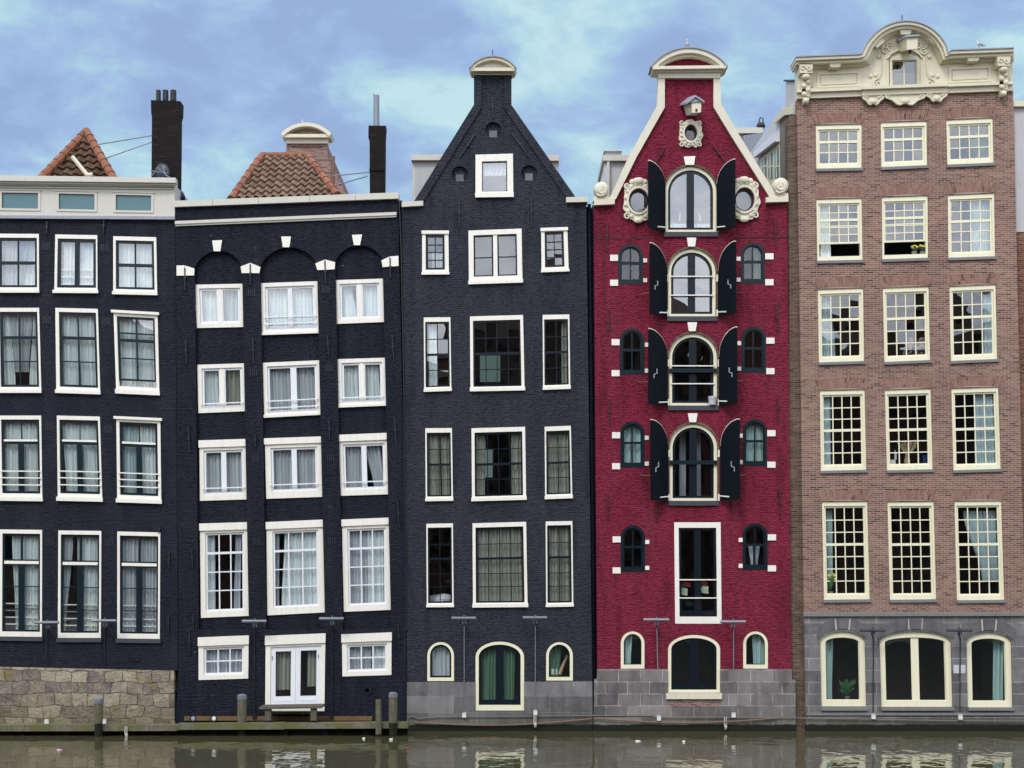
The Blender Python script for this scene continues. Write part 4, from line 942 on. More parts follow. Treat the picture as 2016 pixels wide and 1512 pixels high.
win(H, rectq(1315, 1250, 1418, 1364), frame=(6.5, 6, 7, 6), fmat='ivory', smat='dark_paint', sash=5, spring=28, bars=[('v', .5, 16, 0, 1), ('h', .965, 6, 0, 1)], gmat='glass_dim', d=.0)
win(H, rectq(1463, 1243, 1512, 1316.5), frame=(6, 5, 6, 8), fmat='ivory', smat='dark_paint', sash=1.5, spring=24.5, gmat='glass_dim', d=.0, curtains=[('drape_mint', .34, 1., .40, 1.)])
ovals = [ell(1359.5, 263, 11.5, 15), ell(1257, 396, 19, 23), ell(1465, 394, 18, 22)]
outl = [(1169, 400), (1208, 392), (1309, 211), (1309, 140), (1404, 140), (1404, 211), (1517, 390), (1550, 400), (1558, 1317), (1176, 1317)]
HOLES[H.name] = [h for h in HOLES[H.name] if max(y for x, y in h) < 1350]
arch_top = outline(rectq(1315, 1250, 1418, 1364), (0, 0, 0, 0), 28)[:19]
wall(H, 'wall', outl[:-1] + [(1418, 1317)] + arch_top[::-1] + [(1315, 1317)] + outl[-1:], 'red_brick', extra_holes=ovals)
for (cx, cy), o_ in zip(((1359.5, 263), (1257, 396), (1465, 394)), ovals):
    rx, ry = (11.5, 15) if cx == 1359.5 else (18.5, 22.5)
    ow = MB().prism(ell(cx, cy, rx - .2, ry - .2), .03, .16, [ell(cx, cy, rx - 3, ry - 3)], back=True).build('oval_window', 'dark_paint', H)
    MB().add([P(*p, .1, 0) for p in ell(cx, cy, rx - 2.5, ry - 2.5)], [tuple(range(24))]).build('pane', 'glass_sky' if cx != 1359.5 else 'glass_dim', ow)
    big = cx != 1359.5
    ax_, ay_ = (33, 44) if big else (25.5, 30)
    outer = []
    for i in range(72):
        a = 2 * math.pi * i / 72; c_, s_ = math.cos(a), math.sin(a)
        sq = (abs(c_) ** 4 + abs(s_) ** 4) ** -0.25          # squarish oval with scalloped edge
        f = (0.5 + 0.5 * sq) * (0.96 + 0.05 * math.sin(7 * a + .6) + 0.03 * math.sin(12 * a))
        outer.append((cx + ax_ * 0.93 * c_ * f, cy - (0.5 if big else -1) + ay_ * 0.93 * s_ * f))
    cm = MB().prism(outer, -0.07, 0.02, [ell(cx, cy, rx + 1.0, ry + 1.0)], back=True)
    cm.prism(ell(cx, cy, rx + 5.5, ry + 5.5, 32), -0.115, -0.07, [ell(cx, cy, rx + 1.2, ry + 1.2, 32)])
    for i in range(16):
        a = 2 * math.pi * (i + .5) / 16; px, py = cx + (ax_ - 5.5) * .9 * math.cos(a), cy + (ay_ - 6) * .93 * math.sin(a)
        cm.ball(P(px, py, -.075), .07 if big else .05, .045, .065 if big else .045, 8, 5)
    for sx_ in (-1, 1):
        for sy_ in (-1, 1):
            if big: spiral(cm, cx + sx_ * 22, cy + sy_ * 30, 7.5, 1.3, -.085, .032, a0=math.pi * (sx_ > 0), sgn=sx_ * sy_)
            else: spiral(cm, cx + sx_ * 17, cy + sy_ * 22, 5.5, 1.2, -.085, .024, a0=math.pi * (sx_ > 0), sgn=sx_ * sy_)
    if big: cm.ball(P(cx, cy - 40, -.09), .17, .07, .10, 10, 6).ball(P(cx, cy + 38, -.09), .14, .06, .08, 10, 6).ball(P(cx - 12, cy - 38, -.08), .09, .05, .08).ball(P(cx + 12, cy - 38, -.08), .09, .05, .08)
    cm.build('cartouche', 'cartouche', H, smooth=False)
MB().prism([(1176, 1317.4), (1314.8, 1317.4), (1314.8, 1364.2), (1418.2, 1364.2), (1418.2, 1317.4), (1558, 1317.4), (1558.5, 1338), (1565, 1339), (1567, 1475), (1167, 1475), (1170, 1338), (1175, 1337)], -0.05, .28, back=True).build('stone_base', 'block_stone', H)
MB().rect(1311, 1364.3, 1420, 1375.5, -.13, .02, back=True).build('door_sill', 'cartouche', H)
MB().rect(1318, 1376, 1418, 1391, -.056, -.051).build('brick_patch', 'far_brick', H)
lo, ro = [(1199, 392), (1238, 308), (1294, 208), (1296, 150)], [(1417, 150), (1419.5, 206), (1452, 262), (1532, 391)]
mb = MB().prism(lo + [(1308.5, 150), (1308.5, 212), (1253, 310), (1212, 393)], -0.10, .3, ref=-.05, back=True).prism(ro + [(1516, 391), (1440, 270), (1404.5, 212), (1404.5, 150)], -0.10, .3, ref=-.05, back=True)
mb.build('gable_coping', 'cartouche', H)
mb = MB().prism([(1283, 131), (1432, 129), (1429, 135), (1286, 137)], -.335, .35, ref=-.3, back=True).prism([(1287, 137.2), (1427, 135.2), (1420, 141), (1294, 142)], -.21, .3, ref=-.2, back=True).prism([(1295.5, 142), (1418.5, 141), (1417.5, 154), (1297, 154)], -.13, .3, ref=-.1, back=True)
mb.prism(band(seg(1282, 1432, 131, 95, 24), 0, -9), -.32, .35, ref=-.3, back=True).prism(band(seg(1290, 1425, 131, 104, 24), 0, -7.5), -.2, .3, ref=-.2, back=True)
pd = mb.build('pediment', 'cartouche', H)
MB().prism(seg(1300, 1415, 131, 110, 18), -.02, .25, ref=0, back=True).build('tympanum', 'red_brick', pd)
MB().prism(band(seg(1281, 1433, 131, 93, 24), .8, -1.4), -.36, .36, ref=-.34, back=True).build('lead_capping', 'zinc', pd)
for p in ([(1170, 393), (1210, 391), (1210, 402), (1169, 404)], [(1508, 388.5), (1552, 387), (1552, 397), (1508, 398.5)]):
    MB().prism(p, -.16, .3, ref=-.14, back=True).build('shoulder_stone', 'cartouche', H)
for cx, cy, r_ in ((1183.5, 374, 15), (1536, 367, 16)):
    sm_ = MB(); c0 = P(cx, cy, -.02)
    sm_.loft([(c0 + Vector((0, dd, 0)), (r_ / W * k, 0, 0), (0, 0, r_ / W * k)) for dd, k in ((-.20, .25), (-.17, .7), (-.12, .92), (0, 1), (.15, 1), (.25, .8))], 22)
    spiral(sm_, cx, cy, r_ * .8, 1.6, -.19, .035, a0=2.4, sgn=-1); spiral(sm_, cx + 1, cy + 1, r_ * .55, 1.1, -.21, .03, a0=5, sgn=1)
    s_ = -1 if cx < 1300 else 1
    sm_.prism([(cx - 15, cy + 13), (cx + 15, cy + 13), (cx + 16, cy + 22), (cx - 16, cy + 22)], -.12, .2, ref=-.1, back=True)
    sm_.build('scroll', 'cartouche', H, smooth=False)
for p in ([(1346, 309), (1368.5, 308), (1366, 325.5), (1349, 325.5)], [(1352, 468.5), (1370.5, 468.5), (1368, 486), (1354.5, 486)], [(1353, 635), (1372, 635), (1369, 652.5), (1356, 652.5)], [(1354, 814), (1373, 814), (1370, 831.5), (1357, 831.5)]):
    MB().prism(p, -0.05, 0.02, back=True).build('keystone', 'white', H)
anchors(H, [(1195, 440, 1195, 495), (1526, 433, 1528, 488), (1197, 610, 1197, 662), (1529, 600, 1530, 658), (1198, 788, 1199, 838), (1531, 782, 1532, 832), (1197, 972, 1197, 1026), (1534, 965, 1536, 1022), (1291.5, 990, 1292, 1024), (1441, 988, 1441.5, 1024), (1309, 290, 1290, 323), (1404, 288, 1430, 323)], 'red_iron')
mb = MB().rect(1172, 468, 1280, 470, -.014, 0.004, back=True).rect(1445, 466, 1550, 468, -.014, .004, back=True); mb.build('wire', 'red_iron', H)
# shutters, hinged at the doors and standing open towards the canal
def shutter(hx, ht, hb, ox, ot, obm, latch):
    N_ = 14; TH = 0.055; od = -0.47
    A = P(hx, 0, -0.03); B = P(ox, 0, od); ex = Vector((B.x - A.x, od + 0.03, 0)); L = ex.length; ex.normalize(); nn = Vector((-ex.y, ex.x, 0))
    if nn.y > 0: nn = -nn
    zt_h, zb_h = P(hx, ht, -.03).z, P(hx, hb, -.03).z; zt_o, zb_o = P(ox, ot, od).z, P(ox, obm, od).z
    pts = []
    for i in range(N_ + 1):
        u = i / N_; t = 1 - u; k = 1 - math.sqrt(max(0, 1 - t * t)); pts.append((u * L, zt_o + (zt_h - zt_o) * k))
    pts += [(L, zb_o), (0, zb_h)]
    base = Vector((A.x, -0.03, 0)); n = len(pts); mb = MB()
    vs = [base + ex * a + Vector((0, 0, z)) for a, z in pts]; vs += [v + nn * TH for v in vs]
    mb.add(vs, [tuple(range(n)), tuple(range(n, 2 * n))] + [(i, (i + 1) % n, n + (i + 1) % n, n + i) for i in range(n)])
    o = mb.build('shutter', 'shutter', H)
    MB().tube([v + nn * TH * .5 + Vector((0, 0, .012)) for v in vs[:N_ + 1]], .022, 5).build('edge_strip', 'cartouche', o)
    zm = lambda f: zb_o + (zt_o - zb_o) * f
    def S_(a, z): return base + ex * a + nn * (TH + .02) + Vector((0, 0, z))
    if latch: MB().tube([S_(L * .62, zm(.48)), S_(L * .62, zm(.42)), S_(L * .78, zm(.40)), S_(L * .78, zm(.35))], .018, 5).build('latch', 'zinc', o)
    MB().tube([S_(L * .04, zm(.05)), S_(L * .5, zm(.035))], .02, 5).build('hinge', 'white', o)
    c_ = base + ex * L; s_ = -1 if ox < hx else 1
    MB().tube([c_ + Vector((0, 0, zm(.3))), c_ + Vector((s_ * .24, .46, zm(.3) - c_.z + .05))], .011, 5).build('stay_hook', 'rope', o)
for a in ((1307.5, 365, 456.5, 1275.5, 317, 448), (1311, 537, 625, 1278.5, 479, 618), (1312, 705, 799, 1276, 648, 796), (1313, 880, 988, 1280, 827, 984)): shutter(*a, a[1] > 400)
for a in ((1413.5, 363, 456, 1448, 314.5, 447.5), (1416, 535, 623.5, 1449.5, 476, 616.5), (1417.5, 704, 799, 1452, 645, 794), (1420, 880, 986.5, 1457, 826, 983)): shutter(*a, a[1] > 400)
# hoist beam under its little roof
def skew_box(fr, bk, d):
    vs = [P(x, y, d) for x, y in fr] + [P(x, y, 0) for x, y in bk]
    return MB().add(vs, [(0, 1, 2, 3), (4, 5, 6, 7), (0, 1, 5, 4), (1, 2, 6, 5), (2, 3, 7, 6), (3, 0, 4, 7)])
bxm = skew_box([(1361, 200), (1381, 201), (1380, 221), (1363, 222)], [(1345, 207), (1365, 207), (1370, 228), (1351, 228)], -.7)
hb = bxm.build('hoist_beam', 'cartouche', H)
hr = MB(); f_ = -.78
a, b, c_ = P(1352, 201, f_), P(1369, 187, f_), P(1387, 198.5, f_)
k_ = P(1338, 205, 0) - a; dn = Vector((0, 0, -.05))
hr.add([a, b, b + k_, a + k_, a + dn, b + dn, b + k_ + dn, a + k_ + dn], [(0, 1, 2, 3), (4, 5, 6, 7), (0, 1, 5, 4), (3, 0, 4, 7)])
hr.add([b, c_, c_ + k_, b + k_, b + dn, c_ + dn, c_ + k_ + dn, b + k_ + dn], [(0, 1, 2, 3), (4, 5, 6, 7), (0, 1, 5, 4), (1, 2, 6, 5)])
hr.add([a + Vector((.04, .05, 0)), b + Vector((0, .05, 0)), c_ + Vector((-.04, .05, 0))], [(0, 1, 2)])
hr.build('hoist_roof', 'zinc', hb)
MB().rect(1369, 214, 1373, 220, -.707, -.69, ref=-.7, back=True).build('hook_slot', 'iron', hb)
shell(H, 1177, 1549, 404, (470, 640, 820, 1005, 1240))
rr = [P(1210, 404, .3), P(1309, 222, .3), P(1404, 222, .3), P(1512, 404, .3)]
MB().add(rr + [p + Vector((0, 8.7, 0)) for p in rr], [(0, 1, 5, 4), (1, 2, 6, 5), (2, 3, 7, 6), (0, 1, 2, 3), (4, 5, 6, 7)]).build('roof', 'dark_roof', H)
o = dormer(1189, 1240, 305, 398, 2.4, -1, parent=H, glassx=(1207, 1238))
MB().prism([(1166, 404), (1172, 392), (1196, 318), (1200, 318), (1200, 404)], 2.2, 4.6, ref=2.2, back=True).build('dormer_cheek', 'pale_wall', o)
MB().rect(1191, 296, 1223, 308, 4.2, 5.0, ref=4.2, back=True).rect(1189, 294, 1225, 297, 4.1, 5.1, ref=4.1, back=True).build('chimney', 'pale_wall', H)
o = dormer(1440, 1500, 251, 330, 4.6, 1, parent=H)
MB().prism([(1462, 268), (1500, 262), (1500, 330), (1470, 330)], 4.45, 4.59, ref=4.5, back=True).build('lead_cheek', 'galv', o)
MB().ball(P(1498, 248, 4.7), .14, .14, .12).tube([P(1492, 247, 4.7), P(1497, 231, 4.7), P(1502, 233, 4.7), P(1503, 247, 4.7)], .02, 5).build('roof_vent', 'iron', o)

# ------------------------------------------------------------------ house 5: bare brick with sculpted ivory cornice
H = thing('canal_house', 'reddish-brown brick house with a sculpted ivory cornice and grey stone ground floor', 'house', P(1790, 1436))
def w5(tl, tr, br, bl, nr, cur=(), gm='glass_old', ob=0.0, extra_b=(), **k):
    up, lo = nr; t = up / (up + lo)
    bars = [('v', i / 4, 2.0, 0, 1) for i in (1, 2, 3)] + [('h', j / (up + lo), 2.0, 0, 1) for j in range(1, up + lo) if j != up] + [('h', t, 5, -.02, 1.02)] + list(extra_b)
    return win(H, Quad(tl, tr, br, bl), frame=(4.5, 8.5, 4.5, 9), fmat='ivory', smat='ivory', sash=3.6, bars=bars, cells=(4, up + lo), gmat=gm, d=.03, curtains=cur, open_bottom=ob, sill=('sill_stone', -5.5, 1.5, .09), **k)
rows5 = [
 [((1606, 246), (1697, 244), (1697, 331), (1607, 333)), ((1734, 241), (1825, 238), (1826, 326), (1735, 330)), ((1863, 236), (1955, 232), (1957, 321), (1865, 325))],
 [((1607, 392), (1697, 390), (1699, 512), (1609, 514)), ((1736, 388), (1827, 385), (1828, 508), (1737, 511)), ((1866, 384), (1958, 380), (1960, 505), (1867, 508))],
 [((1610, 570), (1700, 567), (1702, 711), (1612, 714)), ((1738, 567), (1829, 564), (1832, 709), (1741, 713)), ((1869, 564), (1961, 560), (1964, 707), (1872, 711))],
 [((1614, 769), (1703, 767), (1706, 925), (1616, 927)), ((1742, 768), (1833, 765), (1837, 924), (1746, 926)), ((1873, 765), (1966, 762), (1971, 923), (1877, 926))],
 [((1618, 988), (1708, 987), (1713, 1180), (1622, 1181)), ((1747, 988), (1839, 987), (1844, 1180), (1752, 1181)), ((1879, 987), (1972, 986), (1978, 1181), (1884, 1182))]]
nr5 = [(1, 2), (2, 3), (2, 3), (3, 3), (3, 4)]
cur5 = [[[], [], [('drape_green', .78, 1, .7, 1, .3, 1)]],
        [[('sheer', .0, .24, .0, .30)], [], [('drape_blue', .5, 1., .5, 1.)]],
        [[('drape_blue', .0, .27, .0, .36)], [], [('drape_blue', .77, 1., .77, 1.)]],
        [[('drape_blue', .0, .22, .0, .22)], [], [('drape_blue', .49, .74, .49, .74), ('drape_blue', .74, 1., .74, 1.)]],
        [[('drape_blue', .0, .22, .0, .2, .03, .86)], [], [('drape_blue', .2, 1., .62, 1., .05, .84)]]]
gm5 = ['glass_sky', 'glass_sky', 'glass_old', 'glass_dim', 'glass_dim']
lint = []
for r in range(5):
    for c in range(3):
        q = rows5[r][c]; ob = .24 if (r == 1 and c < 2) else 0
        eb = [('h', .56, 2, 0, 1)] if ob else ()
        w5(*q, nr5[r], cur5[r][c], gm5[r], ob, eb, **({'cd': .3} if r == 4 else {}))
        lint.append((q[0], q[1]))
ha = win(H, Quad((1750, 112), (1808, 111), (1809, 172), (1751, 173)), frame=(5, 8, 5, 4), fmat='cream', smat='cream', sash=1.5, bars=[('v', .5, 2.5, 0, 1)], gmat='glass_sky', d=-.06)
attic_hole = HOLES[H.name].pop()
for (x0, x1, bx0, bx1, cr, sp, bot, nm) in ((1614, 1703, 1617, 1706, 1243, 17, 1391, 1), (1731, 1872, 1735, 1876, 1243, 17, 1392, 2), (1902, 1991, 1905, 1994, 1245, 17, 1393, 1)):
    win(H, Quad((x0, cr), (x1, cr), (bx1, bot), (bx0, bot)), frame=(11, 12, 11, 12), fmat='ivory', smat='ivory', sash=1.2, spring=sp + 5, bars=[('v', .5, 15, 0, 1)] if nm == 2 else [], gmat='glass_dim', d=.05,
        curtains=[('drape_mint', .0, .28, .03, .22)] if x0 == 1614 else ([('drape_mint', .70, 1., .66, .98)] if x0 == 1902 else []), cd=.3)
lf, rt = [(1569, 190), (1585, 1436)], [(1994.5, 175), (2018, 1436)]
lerp = lambda a, b, y: a[0] + (b[0] - a[0]) * (y - a[1]) / (b[1] - a[1])
holes5 = HOLES[H.name]
MB().prism([(1569, 190), (1994.5, 175), (lerp((1994.5, 175), (2010, 860), 1206), 1206), (1582.5, 1206)], 0, .28, holes5[:15], back=True).build('wall', 'bare_brick', H)
gb_ = MB().prism([(1583, 1206.3), (2022, 1206.3), (2026, 1475), (1587, 1475)], -.02, .28, holes5[15:], back=True)
gb_.build('stone_ground_floor', 'blue_stone', H)
MB().prism([(1582, 1206), (2022, 1205), (2022, 1212.5), (1582, 1213.5)], -.10, 0, ref=-.08, back=True).build('stone_band', 'sill_stone', H)
MB().prism([(1588, 1403), (2026, 1403), (2026, 1408), (1588, 1408)], -.06, -.02, back=True).build('plinth_ledge', 'sill_stone', H)
for x0, x1 in ((1616, 1707), (1735, 1877), (1905, 1995)): MB().rect(x0, 1392.5, x1, 1398.5, -.10, .05, back=True).build('window_sill', 'sill_stone', H)
for tl, tr in lint:
    b0x, b0y, b1x, b1y = tl[0] - 3, tl[1] - 1.5, tr[0] + 3, tr[1] - 1.5; n = 24; hh = 20; sp = 7
    mb = MB(); mb.prism([(b0x, b0y), (b1x, b1y), (b1x + sp, b1y - hh), (b0x - sp, b0y - hh)], -.003, .01)
    o_ = mb.build('flat_arch', 'mortar', H); mb = MB()
    for i in range(n):
        u0, u1 = (i + .08) / n, (i + .92) / n
        pt = lambda u, v: (b0x + (b1x - b0x) * u + (u - .5) * 2 * sp * v, b0y + (b1y - b0y) * u - hh * v - 2.5 * math.sin(u * math.pi) * (1 - v * .5))
        mid = random.choice((.33, .5, .66))
        mb.prism([pt(u0, .0), pt(u1, .0), pt(u1, mid - .02), pt(u0, mid - .02)], -.009, -.002); mb.prism([pt(u0, mid + .02), pt(u1, mid + .02), pt(u1, 1), pt(u0, 1)], -.009, -.002)
    mb.build('arch_brick', 'lintel_brick', o_)
for x0, x1, cr, side in ((1611, 1706, 1240, 0), (1728, 1875, 1240, 0), (1899, 1994, 1242, 0)):
    cx = (x0 + x1) / 2; hw = (x1 - x0) / 2
    inn = seg(x0 - 1, x1 + 1, cr + 19, cr - 1.5, 24); out = seg(x0 - 7, x1 + 7, cr + 0, cr - 24, 24)
    kb = MB().prism(out + inn[::-1], -.026, -.02); o_ = kb.build('stone_arch', 'joint', H)
    def wed(i0, i1, e0, e1):
        def at(pl, f): i = min(int(f), 23); t = f - i; return tuple(pl[i][k] * (1 - t) + pl[i + 1][k] * t for k in (0, 1))
        st = [i0 + (i1 - i0) * k / 6 for k in range(7)]
        return [at(out, f) for f in st] + [at(inn, f) for f in reversed(st)]
    vb = MB(); kw = 24 * 12.0 / (2 * hw)
    for a_, b_ in ((0, 12 - kw - .15), (12 + kw + .15, 24)): vb.prism(wed(a_, b_, 0, 0), -.035, -.022)
    vb.prism([(cx - 13, cr - 26), (cx + 13, cr - 26), (cx + 11, cr - 1.5), (cx - 11, cr - 1.5)], -.045, -.022)
    vb.build('voussoir', 'voussoir', o_)
# ivory cornice with round hood
top = [(1567, 112)] + [(1690, 107)] + seg(1697, 1866, 106, 45, 30) + [(1872, 99), (1996, 94.5)]
top = [(x, y - (0 if x < 1700 else (x - 1697) / 169 * 7.0 if x < 1866 else 0)) if 1697 <= x <= 1866 else (x, y) for x, y in top]
field = [(x, y + 6) for x, y in top]
field[0] = (1570, 116); field[-1] = (1993.5, 100)
cor = MB().prism(field + [(1994, 178), (1569.5, 194)], -.05, .3, [attic_hole], ref=-.05, back=True).build('cornice', 'cream', H)
MB().prism(band(top, -.3, -7), -.46, .34, ref=-.44, back=True).build('cornice_crown', 'cream', cor)
MB().prism(band(top, -7.2, -15), -.36, .3, ref=-.34, back=True).build('cornice_fascia', 'cream', cor)
MB().prism(band(top, -15.2, -21), -.20, .2, ref=-.2, back=True).prism(band(top, -21.2, -25), -.12, .1, ref=-.12, back=True).build('bed_moulding', 'cream', cor)
MB().prism(band(top, 1.6, -.6), -.50, .36, ref=-.48, back=True).build('zinc_capping', 'zinc', cor)
mb = MB()
for x, y, w_ in ((1644, 124, 13), (1916, 112, 13)): MB().prism([(x - w_, y), (x + w_, y - 1), (x + w_ - 4, y + 8), (x - w_ + 4, y + 9)], -.33, -.03, ref=-.3, back=True).build('modillion', 'cream', cor)
for x, y, a in ((1730, 84, -40), (1838, 78, 42), (1783, 62, 0)):
    ca, sa = math.cos(R(a)), math.sin(R(a))
    MB().prism([(x + px * ca - py * sa, y + px * sa + py * ca) for px, py in ((-12, -3), (12, -3), (9, 6), (-9, 6))], -.30, -.03, ref=-.28, back=True).build('modillion', 'cream', cor)
mb = MB()
fb = lambda x, o: 194 + o - (x - 1570) * .0377
for x0, x1, pr in ((1569.5, 1696, .0), (1865, 1994, .0), (1696.2, 1864.8, .05)):
    mb.prism([(x0, fb(x0, -18)), (x1, fb(x1, -18)), (x1, fb(x1, -12)), (x0, fb(x0, -12))], -.20 - pr, -.05, ref=-.18, back=True)
    mb.prism([(x0, fb(x0, -11.8)), (x1, fb(x1, -11.8)), (x1, fb(x1, 0)), (x0, fb(x0, 0))], -.10 - pr, -.0, ref=-.1, back=True)
mb.build('base_moulding', 'cream', cor)
for x0, x1 in ((1609, 1692), (1868, 1950)):
    mb = MB()
    mb.prism([(x0, fb(x0, -49)), (x1, fb(x1, -49)), (x1, fb(x1, -19)), (x0, fb(x0, -19))], -.085, -.05, [[(x0 + 4, fb(x0, -45)), (x1 - 4, fb(x1, -45)), (x1 - 4, fb(x1, -22)), (x0 + 4, fb(x0, -22))]], ref=-.06, back=True)
    mb.prism([(x0 + 7, fb(x0, -42)), (x1 - 7, fb(x1, -42)), (x1 - 7, fb(x1, -25)), (x0 + 7, fb(x0, -25))], -.07, -.05, ref=-.06)
    mb.build('panel', 'cream', cor)
for cx, ty in ((1587, 125), (1976, 111)):
    mb = MB().prism([(cx - 13.5, ty), (cx + 13.5, ty - .5), (cx + 12, ty + 19), (cx - 12, ty + 19)], -.36, -.05, ref=-.34, back=True)
    mb.prism([(cx - 9, ty + 19), (cx + 9, ty + 19), (cx + 8, ty + 62), (cx + 4, ty + 78), (cx - 4, ty + 78), (cx - 8, ty + 62)], -.20, -.0, ref=-.2, back=True)
    mb.ball(P(cx, ty + 26, -.27), .13, .10, .09); mb.ball(P(cx, ty + 73, -.2), .085, .07, .08)
    for k in range(4): mb.ball(P(cx + (-1) ** k * 4, ty + 36 + 8 * k, -.22), .07, .06, .07)
    for s_ in (-1, 1): spiral(mb, cx + s_ * 6, ty + 9, 5.5, 1.2, -.37, .028, a0=0, sgn=s_); spiral(mb, cx + s_ * 4, ty + 60, 4.5, 1.1, -.22, .022, a0=1, sgn=s_); spiral(mb, cx + s_ * 12, ty + 45, 3.5, 1.1, -.08, .02, a0=2, sgn=s_)
    mb.build('console', 'cream', cor)
mb = MB()
for x0, x1, dp in ((1698, 1740, 17), (1742, 1822, 20), (1824, 1864, 15)):
    y0 = fb((x0 + x1) / 2, 1)
    lw_ = [(x0 + (x1 - x0) * i / 16, y0 + 2 + dp * math.sin(math.pi * i / 16) ** .8 * (.85 + .15 * math.cos(6 * math.pi * i / 16))) for i in range(17)]
    mb.prism([(x0, fb(x0, -.5)), (x1, fb(x1, -.5))] + lw_[::-1], -.10, 0.0, back=True)
    mb.tube([P(x, y - 1, -.11) for x, y in lw_], .035, 6)
    for s_ in (0, 1): spiral(mb, x0 + 5 if not s_ else x1 - 5, y0 + 4, 5, 1.2, -.12, .026, a0=math.pi * s_, sgn=1 if s_ else -1)
    mb.ball(P((x0 + x1) / 2, y0 + dp * .6, -.12), .13, .06, .09)
mb.build('garland', 'cream', cor)
mb = MB()
for s_ in (-1, 1):
    cx = 1780 + s_ * 52
    spiral(mb, cx, 165, 10, 1.5, -.07, .032, a0=-math.pi / 2, sgn=s_); spiral(mb, cx + s_ * 9, 172, 5, 1.2, -.07, .024, a0=math.pi * (s_ > 0), sgn=-s_)
    mb.tube([P(cx - s_ * 2, 155, -.07), P(cx - s_ * 7, 140, -.07), P(cx - s_ * 9, 125, -.07), P(cx - s_ * 8, 108, -.07)], .03, 5, .018)
    spiral(mb, 1780 + s_ * 38, 100, 8, 1.3, -.07, .03, a0=0, sgn=s_); spiral(mb, 1780 + s_ * 28, 88, 7, 1.2, -.07, .03, a0=2, sgn=-s_)
    for x, y in ((44, 92), (50, 112), (56, 148), (66, 150)): mb.ball(P(1780 + s_ * x, y, -.06), .06, .04, .06)
mb.prism(band([(1745, 118), (1750, 110)] + seg(1756, 1803, 106, 99, 8) + [(1809, 110), (1814, 117)], 1.5, -1.5), -.12, -.05, back=True)
mb.rect(1744, 118, 1748, 172, -.075, -.05).rect(1811, 117, 1815, 171, -.075, -.05)
mb.build('carved_ornament', 'cream', cor)
hb = skew_box([(1785, 73), (1807, 71.5), (1806, 96), (1786, 98)], [(1768, 83), (1790, 81), (1791, 101), (1770, 103)], -.8)
hb = hb.build('hoist_beam', 'cream', H)
MB().add([P(x, y, -.86) for x, y in ((1783, 69.5), (1810, 67.5), (1810, 71), (1783, 73))] + [P(x, y, -.02) for x, y in ((1764, 78), (1791, 77), (1791, 81), (1764, 83))], [(0, 1, 2, 3), (4, 5, 6, 7), (0, 1, 5, 4), (1, 2, 6, 5), (2, 3, 7, 6), (3, 0, 4, 7)]).build('hoist_roof', 'zinc', hb)
MB().tube([P(1792, 97, -.6), P(1791, 106, -.6)], .035, 6).build('hook', 'iron', hb)
MB().tube([P(1776, 47, -.1), P(1776, 30, -.1)], .014, 5).build('lightning_rod', 'iron', H)
# side strip beside the red house, and the flank with its dormer windows seen edge-on
MB().prism([(1553, 232), (1572, 222), (1588, 1475), (1567, 1475), (1557, 1310)], .12, .6, back=True).build('side_pier', 'side_brick', H)
fdep = lambda px: .34 + (1569 - px) * 3.9 / 91          # the flank runs back at a slight angle to the front
fnor = Vector((-.988, -.155, 0))
def fl(mb, poly, off, th=.06):
    vs = [P(x, y, fdep(x)) + fnor * off for x, y in poly]; n = len(vs); vs += [v - fnor * th for v in vs]
    tr = tessellate_polygon([[Vector((x, -y, 0)) for x, y in poly]])
    return mb.add(vs, list(tr) + [tuple(n + k for k in t) for t in tr] + [(k, (k + 1) % n, n + (k + 1) % n, n + k) for k in range(n)])
fo = fl(MB(), [(1569, 196), (1552, 193), (1478, 300), (1474, 420), (1569, 420)], 0, .25).build('flank_wall', 'pale_wall', H)
fl(MB(), [(1549, 161), (1569, 161), (1569, 208), (1549, 208)], .03, .3).build('grey_parapet', 'plaster', fo)
fl(MB(), [(1547, 157), (1569, 157), (1569, 160.7), (1547, 160.7)], .07, .4).build('parapet_cap', 'sill_dark', fo)
fl(MB(), [(1569, 208), (1552, 212), (1533, 236), (1533, 244), (1553, 227), (1569, 225)], .14, .18).build('eaves_board', 'cream', fo)
fl(MB(), [(1538, 241), (1553, 228.5), (1555, 410), (1540, 410)], .05).build('flank_panel', 'taupe', fo)
fl(MB(), [(1538, 263), (1496, 299), (1496, 311), (1538, 279)], .20, .24).build('fascia', 'cool_white', fo)
bo = fl(MB(), [(1538, 280), (1499, 310.5), (1499, 345), (1520, 380), (1538, 384)], .04).build('bay', 'ivory', fo)
for xa, xb in ((1504, 1512), (1516, 1524), (1528.5, 1536)):
    ya, yb = 287 + (1538 - xa) * .80, 287 + (1538 - xb) * .80
    fl(MB(), [(xa, ya), (xb, yb), (xb, 352), (xa, 350)], .055, .02).build('pane', 'frosted', bo)
    fl(fl(MB(), [(xa, 328), (xb, 326), (xb, 328.5), (xa, 330.5)], .07, .02), [((xa + xb) / 2 - .6, (ya + yb) / 2), ((xa + xb) / 2 + .6, (ya + yb) / 2), ((xa + xb) / 2 + .6, 351), ((xa + xb) / 2 - .6, 351)], .072, .02).build('glazing_bar', 'ivory', bo)
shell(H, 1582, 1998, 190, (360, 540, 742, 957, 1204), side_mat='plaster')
MB().box((P(1610, 0).x, .32, P(0, 189).z), (P(1992, 0).x, 1.4, P(0, 108).z)).build('roof', 'dark_roof', H)  # box raised as a dark backing that stands in for the unlit attic
